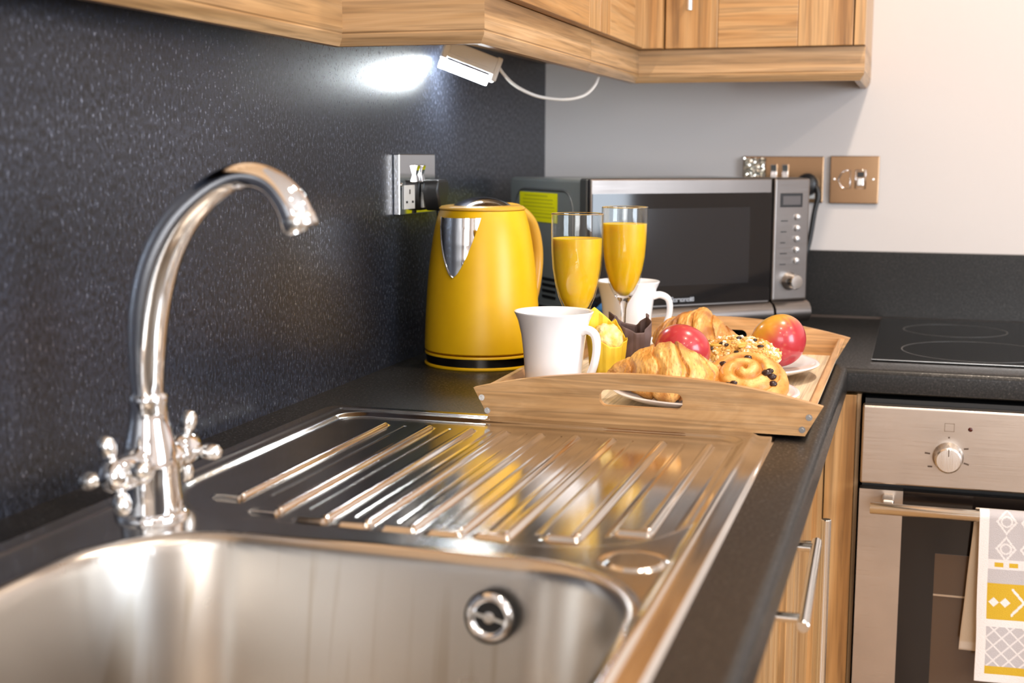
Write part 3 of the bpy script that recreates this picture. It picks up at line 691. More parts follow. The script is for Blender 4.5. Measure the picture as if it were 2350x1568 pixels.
bm = lathe_bm([(0, -0.022), (0.0105, -0.0215), (0.0125, -0.018), (0.0128, -0.006), (0.0150, -0.001), (0.0150, 0.002), (0, 0.002)], (0.364, -0.0015, 0.0860), 32, 'y')
o = obj('dial', bm, CHROME_S, mw, local=True, smooth=True, angle=40); o.parent = cp
# rounded roll at the foot of the front
def roll(x0, x1):
    pr = [(0.010, 0.054), (-0.001, 0.054), (-0.009, 0.050), (-0.014, 0.043), (-0.0155, 0.035), (-0.013, 0.026), (-0.007, 0.020), (0.010, 0.018)]
    return prism_bm([(y, z) for y, z in pr], x0, x1, 'yz')
obj('lower_trim', roll(0.001, 0.3265), MW_ST, mw, local=True, smooth=True, angle=40)
obj('door_release', roll(0.3315, 0.3995), MW_ST, mw, local=True, smooth=True, angle=40, label='curved door release bar')
for x in (0.03, 0.37):
    for y in (0.05, 0.28):
        bm = lathe_bm([(0, 0), (0.011, 0), (0.012, 0.016), (0, 0.016)], (x, y, 0), 16); obj('foot', bm, RUBBER, mw, local=True, smooth=True, angle=40)
# pressed outline, vents and the sticker on the left side
def rrect(u0, u1, v0, v1, r, n=6):
    out = []
    for cx_, cy_, a0 in ((u1-r, v1-r, 0), (u0+r, v1-r, 90), (u0+r, v0+r, 180), (u1-r, v0+r, 270)):
        for k in range(n+1):
            a = radians(a0+90*k/n); out.append((cx_+r*cos(a), cy_+r*sin(a)))
    return out
rr = rrect(0.060, 0.275, 0.045, 0.2320, 0.034); rr.append(rr[0])
obj('pressed_ridge', tube_bm([Vector((0.0018, y, z)) for y, z in rr], 0.0022, 8, caps=False), plain('ridge_grey', (0.16, 0.17, 0.175), 0.3, 0.4), mw, local=True, smooth=True)
bm = bmesh.new()
for k in range(4): box_into(bm, (0.0010, 0.118, 0.0585+k*0.0095), (0.0022, 0.168, 0.0625+k*0.0095))
obj('vent_slots', bm, BLACK, mw, local=True)
def grid_card(name, x, y0, y1, z0, z1, ny_, nz_, fn, mat, T, th=0.0006):
    bm = bmesh.new()
    F = [[bm.verts.new((x, y0+(y1-y0)*i/ny_, z0+(z1-z0)*j/nz_)) for i in range(ny_+1)] for j in range(nz_+1)]
    for j in range(nz_):
        for i in range(ny_): bm.faces.new([F[j][i], F[j][i+1], F[j+1][i+1], F[j+1][i]])
    bk = [bm.verts.new(F[a][b].co+Vector((th, 0, 0))) for a, b in ((0, 0), (0, ny_), (nz_, ny_), (nz_, 0))]
    bm.faces.new(bk)
    o = obj(name, bm, mat, T, local=True); return paint(o, lambda c, n: fn((c.y-y0)/(y1-y0), (c.z-z0)/(z1-z0)))
def stick(u_, v_):
    c = (0.93, 0.88, 0.004)
    for k, (a, b) in enumerate([(0.12, 0.75), (0.08, 0.90), (0.08, 0.9), (0.08, 0.92), (0.08, 0.92), (0.10, 0.90), (0.2, 0.9)]):
        if a < 1-u_ < b and abs(v_-(0.88-k*0.12)) < 0.024: c = (0.60, 0.56, 0.01)
    return c
grid_card('warning_sticker', 0.0011, 0.114, 0.257, 0.1795, 0.2265, 50, 40, stick, PRINT, mw)['label'] = 'bright yellow printed sticker'

# ------------------------------------------------------------ small blue cloth behind the mugs
cl = bmesh.new(); bmesh.ops.create_icosphere(cl, subdivisions=5, radius=1)
for v in cl.verts:
    p = v.co.copy(); k = 1+0.28*N3(p*1.6+Vector((4, 1, 7)))+0.14*N3(p*4.0)
    v.co = Vector((0.243+p.x*0.025*k, -0.527+p.y*0.024*k, max(0.0006, 0.032+p.z*0.034*k)))
o = obj('cleaning_cloth', cl, plain('blue_cloth', (0.03, 0.16, 0.42), 0.9), None, smooth=True)
tag(o, 'small scrunched bright blue cloth on the worktop between the rear mug and microwave', 'cloth')

# ------------------------------------------------------------ serving tray
TZ = 0.0046
TXC, TW0, TW1 = 0.4130, 0.1690, 0.1860        # centre, half width at the bottom and at the corners
TYF, TYB = -1.1000, -0.555
tray = Thing('serving_tray', 'pale wooden serving tray with arched handled ends on the sink edge', 'tray', (TXC, (TYF+TYB)/2, TZ))
def end_board(y0, y1):
    out = [(TXC-TW0, TZ), (TXC+TW0, TZ), (TXC+TW1, 0.0355)]
    for k in range(1, 40):
        t = k/40; out.append((TXC+TW1-2*TW1*t, 0.0355+0.0235*(1-(2*t-1)**2)))
    out.append((TXC-TW1, 0.0355))
    sx, sz, hx, rz_ = TXC-0.001, 0.0325, 0.0362, 0.0088
    def slot(px, pz):      # nearest point of the stadium-shaped slot to an outline point
        qx = max(-hx, min(hx, (px-sx)*0.26)); dx, dz = (px-sx)*0.26-qx, (pz-sz)
        if abs((px-sx)*0.26) < hx: return (sx+qx, sz+(rz_ if dz > 0 else -rz_))
        a_ = math.atan2(dz*1.6, dx); return (sx+qx+rz_*cos(a_), sz+rz_*sin(a_))
    dense = []
    for (xa, za), (xb, zb) in zip(out, out[1:]+out[:1]):
        m_ = max(1, int(math.hypot(xb-xa, zb-za)/0.006)); dense += [(xa+(xb-xa)*k/m_, za+(zb-za)*k/m_) for k in range(m_)]
    inner = [slot(*p) for p in dense]; bm = bmesh.new(); n = len(dense)
    Lp = [[bm.verts.new((x, y, z)) for x, z in pts] for pts, y in ((dense, y0), (inner, y0), (inner, y1), (dense, y1))]
    for a, b in zip(Lp, Lp[1:]+Lp[:1]):
        for i in range(n): bm.faces.new([a[i], a[(i+1) % n], b[(i+1) % n], b[i]])
    return bm
for (a, b) in ((TYF, TYF+0.009), (TYB-0.009, TYB)):
    eb = obj('end_board', end_board(a, b), TRAYW['x'], tray)
    if a == TYF:
        for x, z in ((0.2365, 0.0250), (0.2430, 0.0110), (0.5855, 0.0240), (0.5790, 0.0110)):
            bm = lathe_bm([(0, -0.0012), (0.0016, -0.0012), (0.0018, -0.0002), (0.0034, -0.0002), (0.0034, 0.0004)], (x, TYF, z), 18, 'y')
            subpart('screw', bm, CHROME_S, eb, tray, smooth=True, angle=30)
for sgn in (-1, 1):
    xb, xt = TXC+sgn*(TW0-0.004), TXC+sgn*(TW1-0.007)
    bm = prism_bm([(xb, TZ), (xt, 0.0345), (xt-sgn*0.008, 0.0350), (xb-sgn*0.008, TZ)], TYF+0.009, TYB-0.009, 'xz')
    obj('side_board', bm, TRAYW['y'], tray, bevel=0.001)
box('tray_base', (TXC-TW0+0.0, TYF+0.009, TZ+0.001), (TXC+TW0, TYB-0.009, TZ+0.0055), PLY, tray, label='pale plywood tray bottom')
TF = TZ+0.0055

# ------------------------------------------------------------ plates
def plate(name, c, r, z, label, tilt=(0, 0)):
    T = Thing(name, label, 'plate', (c[0], c[1], z), group=None)
    pr = [(0, 0.0), (r*0.55, 0.0), (r*0.57, 0.0025), (r*0.80, 0.0075), (r*0.985, 0.0150), (r, 0.0168), (r*0.985, 0.0180), (r*0.94, 0.0172), (r*0.78, 0.0108), (r*0.60, 0.0055), (0, 0.0045)]
    bm = lathe_bm(pr, (0, 0, 0), 96); bmesh.ops.transform(bm, matrix=Matrix.Rotation(tilt[0], 4, 'X') @ Matrix.Rotation(tilt[1], 4, 'Y'), verts=bm.verts)
    obj('dish', bm, CERAM, T, smooth=True, angle=60, local=True); return T
plate('dinner_plate', (0.462, -0.984), 0.1045, TF+0.0004, 'white plate at the front of the tray under the pale croissant and raisin swirl')
plate('dinner_plate', (0.462, -0.768), 0.1105, TF+0.0010, 'white plate further back under the nut pastry and larger apple')

# ------------------------------------------------------------ mugs
def mug(c, label, hang=0.0):
    T = Thing('mug', label, 'mug', (c[0], c[1], TF), group=None)
    pr = [(0, 0.0), (0.0290, 0.0), (0.0305, 0.002), (0.0318, 0.010), (0.0328, 0.030), (0.0345, 0.052), (0.0372, 0.074), (0.0410, 0.090), (0.0447, 0.0985), (0.0455, 0.1003), (0.0445, 0.1010), (0.0425, 0.0985), (0.0385, 0.0880), (0.0345, 0.0720), (0.0315, 0.0500), (0.0300, 0.0300), (0.0290, 0.0080), (0.0270, 0.0050), (0, 0.0050)]
    KH = 0.93 if c[1] < -0.9 else 1.0
    obj('cup', lathe_bm(pr, (0, 0, 0), 72), CERAM, T, smooth=True, local=True)
    d = (R_*cos(hang)+Vector((F_.x, F_.y, 0)).normalized()*sin(hang)); d.z = 0; d.normalize()
    f_ = 0.78 if c[1] < -0.9 else 1.0
    pts = [d*(0.0345+(u_-0.0345)*f_)+Vector((0, 0, z_)) for u_, z_ in ((0.0352, 0.0790), (0.046, 0.0815), (0.0570, 0.0760), (0.0600, 0.0620), (0.0565, 0.0440), (0.0480, 0.0270), (0.0395, 0.0175), (0.0320, 0.0150))]
    P = resample(pts, 40); side = Vector((0, 0, 1)).cross(d)
    bm = bmesh.new(); rings = []
    for i, p in enumerate(P):
        t = (P[min(i+1, 40)]-P[max(i-1, 0)]).normalized(); nn = t.cross(side).normalized(); k = 1+0.25*abs(i-20)/20
        rings.append([bm.verts.new(p+side*cos(2*pi*q/16)*0.0062*k+nn*sin(2*pi*q/16)*0.0042*k) for q in range(16)])
    for a, b in zip(rings, rings[1:]):
        for q in range(16): bm.faces.new([a[q], a[(q+1) % 16], b[(q+1) % 16], b[q]])
    bm.faces.new(rings[0]); bm.faces.new(rings[-1][::-1])
    obj('handle', bm, CERAM, T, smooth=True, local=True)
mug((0.290, -1.000), 'white china mug at the front left of the tray', -0.50)
mug((0.293, -0.612), 'white china mug behind the second juice glass', -0.1)

# ------------------------------------------------------------ champagne flutes
def flute(c, label, fill):
    T = Thing('champagne_flute', label, 'glass', (c[0], c[1], TF))
    H = 0.2175-TF
    bowl_o = [(0.0310, H), (0.03115, H-0.020), (0.0305, H-0.045), (0.0290, H-0.065), (0.0260, H-0.083), (0.0215, H-0.100), (0.0160, H-0.113), (0.0100, H-0.1225), (0.0055, H-0.1295), (0.0038, H-0.137), (0.0033, H-0.150)]
    foot = [(0.0033, 0.018), (0.0045, 0.008), (0.0090, 0.0040), (0.0180, 0.0020), (0.0240, 0.0012), (0.0245, 0.0004), (0.0235, 0.0), (0, 0.0)]
    t = 0.0011
    bowl_i = [(0, H-0.1205), (0.0070, H-0.1185), (0.0140, H-0.1105), (0.0200, H-0.0990), (0.0248, H-0.083), (0.0279, H-0.065), (0.0294, H-0.045), (0.0301, H-0.020), (0.0301, H)]
    def ri(z):
        for (r0, z0), (r1, z1) in zip(bowl_i, bowl_i[1:]):
            if z0 <= z <= z1: return r0+(r1-r0)*(z-z0)/(z1-z0)
        return 0.03
    zb_ = H-0.1180                                     # below this the glass is solid
    wall = [(ri(zb_), zb_)] + [p for p in bowl_i if p[1] > zb_+0.002] + [p for p in bowl_o if p[1] > zb_+0.002] + [(0.0128, zb_)]
    bw = obj('bowl', lathe_bm(wall, (0, 0, 0), 72), THIN, T, smooth=True, local=True, angle=70, label='clear glass bowl')
    solid = [(0, H-0.1205), (0.0062, H-0.1185), (0.0126, zb_)] + [p for p in bowl_o if p[1] < zb_-0.002] + foot
    obj('stem', lathe_bm(solid, (0, 0, 0), 48), GLASS, T, smooth=True, local=True, angle=70, label='clear solid stem and foot')
    obj('rim', lathe_bm([(0.0300, H-0.0004), (0.0301, H+0.0006), (0.0305, H+0.0009), (0.0310, H+0.0006), (0.0311, H-0.0004)], (0, 0, 0), 72), GLASS, T, smooth=True, local=True)
    ji = [(0, H-0.1200), (0.0060, H-0.1180)] + [(r-0.0003, z) for r, z in bowl_i[2:] if z < H-fill-0.002]
    rl_ = ri(H-fill)-0.0003
    ji += [(rl_, H-fill), (rl_-0.0010, H-fill-0.0006), (0, H-fill-0.0008)]
    obj('juice', lathe_bm(ji, (0, 0, 0), 72), JUICE, T, smooth=True, local=True, angle=60, label='opaque orange juice')
flute((0.2960, -0.9180), 'champagne flute of orange juice right behind the front mug', 0.0285)
flute((0.3060, -0.6980), 'champagne flute of orange juice standing in front of the rear mug', 0.0215)

# ------------------------------------------------------------ muffins
RA = math.atan2(R_.y, R_.x)
def muffin(c, h, r0, r1, mat, cols, label, petals, base_h, fold, seedv=0, topcol=None, cake_h=0.6):
    """petals: (degrees from image-right, width, height share)"""
    T = Thing('muffin', label, 'muffin', (c[0], c[1], TF))
    bm = bmesh.new(); n = 96; nz = 26; G = []
    def hh(a):
        v_ = base_h
        for deg, wd, am in petals:
            d = (a-RA-radians(deg)+pi) % (2*pi)-pi
            v_ = max(v_, base_h+(am-base_h)*max(0, 1-abs(d)/radians(wd))**0.8)
        return v_
    for j in range(nz+1):
        t = j/nz; row = []
        for k in range(n):
            a = 2*pi*k/n; q = hh(a)
            cr = abs(((a*fold/(2*pi)) % 1)-0.5)*2
            zz = h*q*t; tz = zz/h
            r = r0+(r1-r0)*min(1, tz*1.5)**0.9+(cr-0.5)*(0.0014 if fold > 10 else 0.0034)*(0.25+tz)+0.0016*N3((cos(a)*4, sin(a)*4, tz*1.5+seedv))+0.0045*tz*N3((cos(a)*1.6, sin(a)*1.6, tz*2+seedv))
            r += 0.0045*max(0, tz-0.72)*3*N3((cos(a)*1.2+5, sin(a)*1.2, seedv))
            row.append(bm.verts.new((r*cos(a), r*sin(a), 0.0003+zz)))
        G.append(row)
    for j in range(nz):
        for k in range(n): bm.faces.new([G[j][k], G[j][(k+1) % n], G[j+1][(k+1) % n], G[j+1][k]])
    bm.faces.new(G[0][::-1])
    o = obj('paper_case', bm, mat, T, smooth=True, local=True, angle=18)
    s = o.modifiers.new('thick', 'SOLIDIFY'); s.thickness = 0.0005
    paint(o, lambda v, nn: cols(v))
    bm = bmesh.new(); bmesh.ops.create_icosphere(bm, subdivisions=5, radius=1)
    for v in bm.verts:
        p = v.co.copy(); k = 1+0.10*N3(p*3+Vector((seedv, 0, 0)))+0.05*N3(p*8)
        v.co = Vector((p.x*(r1-0.0045)*k, p.y*(r1-0.0045)*k, h*cake_h+p.z*h*0.24*k))
    o = obj('cake', bm, CAKE, T, smooth=True, local=True); paint(o, lambda v, nn: topcol(v))
def ycol(v):
    k = N3(v*60)*0.5+0.5; c = lerp((0.80, 0.50, 0.010), (0.90, 0.66, 0.06), k)
    return lerp(c, (0.42, 0.20, 0.01), sm(0.022, 0.010, v.z)*0.8*sm(-0.1, 0.3, N3(v*90)))
def bcol(v): return lerp((0.085, 0.048, 0.040), (0.15, 0.095, 0.088), N3(v*70)+0.5)
muffin((0.3260, -0.885), 0.0915, 0.0190, 0.0245, PAPERY, ycol, 'muffin in a pointed yellow paper case between the mug and flutes', [(125, 105, 1.0), (2, 50, 0.62), (215, 60, 0.66), (62, 55, 0.84)], 0.52, 14, seedv=1, topcol=lambda v: lerp((0.86, 0.58, 0.12), (0.95, 0.80, 0.42), N3(v*120)*1.3+0.45), cake_h=0.56)
muffin((0.3450, -0.838), 0.083, 0.0180, 0.0255, PAPERB, bcol, 'muffin in a dark brown pointed paper case beside the yellow one', [(165, 80, 1.0), (15, 60, 0.98), (100, 60, 0.8), (230, 50, 0.86)], 0.72, 8, seedv=4, topcol=lambda v: lerp((0.05, 0.022, 0.012), (0.09, 0.045, 0.025), N3(v*120)+0.5), cake_h=0.42)

# ------------------------------------------------------------ apples
def apple(c, r, label, red_dir, tilt, zb):
    T = Thing('apple', label, 'apple', (c[0], c[1], zb), group=None)
    bm = bmesh.new(); n, m = 56, 40; G = []
    for j in range(m+1):
        th = pi*j/m; row = []
        for k in range(n):
            a = 2*pi*k/n
            rr_ = 1+0.03*cos(5*a)*sm(0.4*pi, pi, th)*sin(th)
            rad_ = r*sin(th)*(1.0+0.08*cos(th))*rr_
            z = r*0.95*cos(th) - r*0.26*exp(-(th/0.34)**2) + r*0.16*exp(-((pi-th)/0.30)**2)
            row.append(Vector((rad_*cos(a), rad_*sin(a), z)))
        G.append(row)
    R3 = Matrix.Rotation(tilt[0], 3, 'X') @ Matrix.Rotation(tilt[1], 3, 'Y')
    vs = [[bm.verts.new(R3 @ p+Vector((0, 0, r*0.93))) for p in row] for row in G]
    for j in range(m):
        for k in range(n): bm.faces.new([vs[j][k], vs[j][(k+1) % n], vs[j+1][(k+1) % n], vs[j+1][k]])
    bmesh.ops.remove_doubles(bm, verts=bm.verts, dist=1e-6)
    o = obj('flesh', bm, APPLEM, T, smooth=True, local=True, sub=1)
    rd = Vector(red_dir).normalized(); Ri = R3.inverted()
    def colf(v, nn):
        q = v-Vector((0, 0, r*0.93)); l = Ri @ q; d = q.normalized().dot(rd)
        az = math.atan2(l.y, l.x); st = N3((cos(az)*9, sin(az)*9, l.z*12))*0.35+N3((cos(az)*28, sin(az)*28, l.z*8))*0.25
        t = sm(-0.35, 0.45, d+st*0.55)
        c = lerp((0.66, 0.33, 0.035), (0.46, 0.030, 0.040), t)
        top = sm(0.55*r, 0.95*r, l.z); c = lerp(c, (0.42, 0.42, 0.05), top*0.6*(1-t))
        if N3(v*1300) > 0.50: c = lerp(c, (0.8, 0.55, 0.3), 0.15)
        return c
    paint(o, colf)
    b0 = R3 @ Vector((0, 0, r*0.66))+Vector((0, 0, r*0.93)); b1 = R3 @ Vector((0.002, 0.001, r*1.02))+Vector((0, 0, r*0.93))
    obj('stalk', tube_bm([b0, (b0+b1)/2, b1], [0.0010, 0.0009, 0.0014], 8), plain('stalk_brown', (0.10, 0.05, 0.02), 0.8), T, smooth=True, local=True)
PZ = TF+0.0010+0.0055
apple((0.5220, -0.7740), 0.0345, 'red and yellow apple at the right rim of the rear plate', (0.75, -0.45, -0.45), (-0.55, -0.55), PZ+0.0075)
apple((0.4205, -0.8990), 0.0335, 'pinkish red apple tucked behind the front croissant', (0.25, -0.9, 0.15), (-0.65, 0.25), TF+0.0145)

# ------------------------------------------------------------ pastries
CR_D, CR_M, CR_L = (0.38, 0.125, 0.016), (0.64, 0.27, 0.042), (0.83, 0.49, 0.15)
def croissant(c, L, r, rz, label, zb, bend=0.5, seg=7, seedv=0, tiltx=0.0, peak=1.0, dark=0.0):
    T = Thing('croissant', label, 'croissant', (c[0], c[1], zb), rz=rz, group=None)
    bm = bmesh.new(); n, m = 120, 240; G = []; info = {}
    for i in range(m+1):
        t = -1+2*i/m; row = []
        tp = (t-0.12)/(1.12 if t < 0.12 else 0.88); env = max(0.0, 1-abs(tp)**1.35)**0.9
        
        ang = t*bend*1.3; cx_ = L/2*sin(ang)/sin(bend*1.3) if bend > 1e-3 else L/2*t; cy_ = L/2*(1-cos(ang))/sin(bend*1.3) if bend > 1e-3 else 0
        tx, ty = cos(ang), sin(ang)
        for k in range(n):
            a = 2*pi*k/n; w_ = N3((t*5, cos(a)*1.6+seedv, sin(a)*1.6))
            s_ = (t+1)/2*seg+0.30*cos(a)+0.25*N3((cos(a)*1.2, sin(a)*1.2, seedv)); ph = s_-math.floor(s_) if t < 0.1 else 1-(s_-math.floor(s_))
            R0 = r*env*(0.89+0.13*sm(0.0, 0.30, ph)-0.02*ph)+0.0045
            Rr = R0*(1+0.10*w_)+0.0007*N3((t*26, cos(a)*7+seedv, sin(a)*7))+0.0004*N3((t*90, cos(a)*10+seedv, sin(a)*10))
            up = sin(a)*Rr*(0.94*peak if sin(a) > 0 else 0.62); sd = cos(a)*Rr*1.08
            shift = 0.006*sin(a)*0
            row.append(bm.verts.new((cx_-ty*sd+shift, cy_+tx*sd, up+r*0.60)))
        G.append(row)
    for i in range(m):
        for k in range(n): bm.faces.new([G[i][k], G[i][(k+1) % n], G[i+1][(k+1) % n], G[i+1][k]])
    bm.faces.new(G[0][::-1]); bm.faces.new(G[-1])
    for v in bm.verts: v.co.z = max(v.co.z, 0.0002)
    if tiltx: bmesh.ops.rotate(bm, verts=bm.verts, matrix=Matrix.Rotation(tiltx, 3, 'X'))
    o = obj('crust', bm, PASTRY, T, smooth=True, local=True)
    def colf(v, nn):
        t = v.x/(L/2); a = math.atan2(v.z-r*0.6, v.y); s_ = (t+1)/2*seg+0.30*cos(a)+0.25*N3((cos(a)*1.2, sin(a)*1.2, seedv)); ph = s_-math.floor(s_) if t < 0.1 else 1-(s_-math.floor(s_))
        base = lerp(CR_L, CR_M, sm(0.15, 0.6, ph)*0.7+0.1); base = lerp(CR_D, base, sm(0.0, 0.10, ph)*0.65+0.35)
        f = N3(Vector((v.x*55, v.y*55, v.z*55+seedv))); g_ = N3(Vector((v.x*260, v.y*140, v.z*140)))
        c = lerp(base, CR_D, sm(0.05, 0.55, f)*0.75+dark); c = lerp(c, CR_L, sm(0.15, 0.5, -f+g_*0.6)*0.8)
        ln = abs(sin(s_*2*pi*3.5+2.5*N3(Vector((v.x*40, v.y*40, v.z*40+seedv)))))
        c = lerp(c, CR_D, sm(0.22, 0.0, ln)*sm(-0.1, 0.35, N3(Vector((v.x*90, v.y*60, v.z*60+9))))*0.75)
        if abs(N3(Vector((v.x*420, v.y*260, v.z*260+3)))) < 0.03: c = lerp(c, (0.30, 0.12, 0.03), 0.6)
        return c
    paint(o, colf); return T
croissant((0.4180, -1.000), 0.128, 0.0400, radians(4), 'large golden croissant lying at the left of the front plate', TF+0.0060, bend=0.40, seg=5, seedv=1)
croissant((0.4060, -0.730), 0.120, 0.0440, radians(-20), 'darker croissant lying behind the red apple', PZ+0.001, bend=0.55, seedv=5, dark=0.22)

def swirl_bun(c, R0, zb, label, tilt):
    T = Thing('raisin_swirl', label, 'pastry', (c[0], c[1], zb), group=None)
    bm = bmesh.new(); n = 150; P = []
    turns = 2.6
    def h(x, y):
        d = sqrt(x*x+y*y)/R0; a = math.atan2(y, x)
        s_ = (d*turns-a/(2*pi)); ph = s_-math.floor(s_)
        dome = 0.026*(max(0, 1-d**2.6))**0.5+0.006
        return dome*(0.90+0.16*(1-abs(2*ph-1)**2.5))+0.0010*N3((x*120, y*120, 2)), ph
    rings = 60; G = []
    bm_c = bm.verts.new((0, 0, h(0.0001, 0)[0]))
    for i in range(1, rings+1):
        d = R0*i/rings
        G.append([bm.verts.new((d*cos(2*pi*k/n)*(1+0.02*N3((k*0.2, 0, 1))), d*sin(2*pi*k/n), h(d*cos(2*pi*k/n), d*sin(2*pi*k/n))[0])) for k in range(n)])
    for k in range(n): bm.faces.new([bm_c, G[0][k], G[0][(k+1) % n]])
    for a, b in zip(G, G[1:]):
        for k in range(n): bm.faces.new([a[k], b[k], b[(k+1) % n], a[(k+1) % n]])
    bot = [bm.verts.new((v.co.x*0.93, v.co.y*0.93, 0.0)) for v in G[-1]]
    for k in range(n): bm.faces.new([G[-1][k], bot[k], bot[(k+1) % n], G[-1][(k+1) % n]])
    bm.faces.new(bot[::-1])
    RT = Matrix.Rotation(tilt[0], 4, 'X') @ Matrix.Rotation(tilt[1], 4, 'Y'); RT = Matrix.Translation((0, 0, R0*0.42*abs(sin(tilt[0])))) @ RT
    bmesh.ops.transform(bm, matrix=RT, verts=bm.verts); Ri = RT.inverted()
    o = obj('bun', bm, PASTRY, T, smooth=True, local=True)
    def colf(v, nn):
        p = Ri @ v; hh, ph = h(p.x, p.y); k = 1-abs(2*ph-1); d = sqrt(p.x**2+p.y**2)/R0
        c = lerp((0.52, 0.21, 0.032), CR_L, sm(0.15, 0.8, k)); f = N3(v*60); c = lerp(c, CR_M, sm(-0.2, 0.4, f)*0.8); c = lerp(c, (0.55, 0.22, 0.04), sm(0.75, 1.0, d)*0.6)
        if abs(N3(v*330)) < 0.03: c = lerp(c, (0.35, 0.14, 0.03), 0.5)
        return c
    paint(o, colf)
    RM = plain('raisin_skin', (0.030, 0.010, 0.008), 0.28) if 'raisin_skin' not in D.materials else D.materials['raisin_skin']
    for dx, dy, s in [(-0.014, -0.026, 1.1), (-0.0075, -0.0255, 0.9), (0.026, -0.006, 1.2), (0.0315, -0.008, 1.15), (0.0330, -0.0145, 1.1), (0.029, -0.001, 0.9), (0.002, 0.022, 1.0), (-0.024, 0.012, 1.0)]:
        b = bmesh.new(); bmesh.ops.create_icosphere(b, subdivisions=3, radius=1)
        hz = h(dx, dy)[0]
        for v in b.verts:
            q = v.co*(1+0.18*N3(v.co*2.5+Vector((dx*900, dy*900, 0))))
            v.co = Vector((dx+q.x*0.0046*s, dy+q.y*0.0035*s, hz+0.0005+q.z*0.0030*s))
        bmesh.ops.transform(b, matrix=RT, verts=b.verts)
        obj('raisin', b, RM, T, smooth=True, local=True)
swirl_bun((0.505, -0.975), 0.0490, TF+0.0060, 'round swirled raisin pastry on the right of the front plate', (radians(30), radians(0)))

def nut_pastry(c, zb, label):
    T = Thing('nut_pastry', label, 'pastry', (c[0], c[1], zb), rz=radians(-8))
    bm = bmesh.new(); bmesh.ops.create_icosphere(bm, subdivisions=5, radius=1)
    sx, sy, sz = 0.054, 0.036, 0.024
    def shape(p):
        k = 1+0.12*N3(p*1.7)+0.05*N3(p*5); return Vector((p.x*sx*k, p.y*sy*k, p.z*sz*k+0.022))
    for v in bm.verts: v.co = shape(v.co)
    for v in bm.verts: v.co.z = max(v.co.z, 0.0003)
    o = obj('bun', bm, PASTRY, T, smooth=True, local=True); paint(o, lambda v, n: lerp(CR_M, (0.80, 0.46, 0.12), N3(v*70)+0.5))
    rnd = random.Random(3)
    def crumb_pts(nc, tmin):
        out = []
        while len(out) < nc:
            p = Vector((rnd.gauss(0, 1), rnd.gauss(0, 1), rnd.gauss(0, 1))).normalized()
            if p.z > tmin: out.append(p)
        return out
    bm = bmesh.new(); cols = []
    for p in crumb_pts(760, -0.15):
        s = rnd.uniform(0.0010, 0.0034); q = shape(p*0.985); k0 = len(bm.verts)
        r = bmesh.ops.create_icosphere(bm, subdivisions=1, radius=1)
        M4 = Matrix.Translation(q) @ Matrix.Rotation(rnd.uniform(0, 6), 4, Vector((rnd.random(), rnd.random(), rnd.random()))) @ Matrix.Diagonal((s*1.5, s, s*0.75, 1))
        bmesh.ops.transform(bm, matrix=M4, verts=r['verts'])
        cc = rnd.choice([(0.82, 0.68, 0.46), (0.74, 0.50, 0.22), (0.66, 0.36, 0.09), (0.84, 0.74, 0.58), (0.60, 0.31, 0.07), (0.70, 0.42, 0.12)])
        cols += [cc]*len(r['verts'])
    bm.verts.ensure_lookup_table()
    o = obj('chopped_nuts', bm, attr_mat('chopped_nut', 0.6), T, local=True, label='pale chopped nut topping'); o['kind'] = 'stuff'
    a = o.data.color_attributes.new('Col', 'FLOAT_COLOR', 'POINT')
    for i, cc in enumerate(cols): a.data[i].color = (*cc, 1)
    RM = plain('dark_seed', (0.035, 0.018, 0.012), 0.35); GM = plain('pumpkin_seed_skin', (0.60, 0.36, 0.06), 0.4)
    cs = Vector((0.25, -0.9, 0.35)).normalized()
    for i, p in enumerate([(-0.30, -0.6, 0.75), (-0.15, -0.72, 0.70), (-0.85, -0.45, 0.35), (-0.72, -0.7, 0.35), (-0.45, -0.75, 0.45), (0.55, -0.5, 0.65), (0.40, -0.2, 0.9), (-0.88, -0.5, -0.02), (0.05, -0.3, 0.95), (0.1, -0.9, 0.42)]):
        q = shape(Vector(p).normalized()*1.03); b = bmesh.new(); bmesh.ops.create_icosphere(b, subdivisions=2, radius=1)
        bmesh.ops.transform(b, matrix=Matrix.Translation(q) @ Matrix.Rotation(i*1.3, 4, 'Z') @ Matrix.Diagonal((0.0042, 0.0026, 0.0020, 1)), verts=b.verts)
        obj('raisin', b, RM, T, smooth=True, local=True)
    for i, p in enumerate([(-0.40, -0.66, 0.62), (0.2, -0.7, 0.65)]):
        q = shape(Vector(p).normalized()*1.05); b = bmesh.new(); bmesh.ops.create_icosphere(b, subdivisions=3, radius=1)
        bmesh.ops.transform(b, matrix=Matrix.Translation(q) @ Matrix.Rotation(0.2+i, 4, 'Z') @ Matrix.Diagonal((0.0085, 0.0042, 0.0022, 1)), verts=b.verts)
        obj('pumpkin_seed', b, GM, T, smooth=True, local=True)
nut_pastry((0.4760, -0.8060), PZ+0.001, 'pastry covered in chopped nuts and seeds between the two apples')

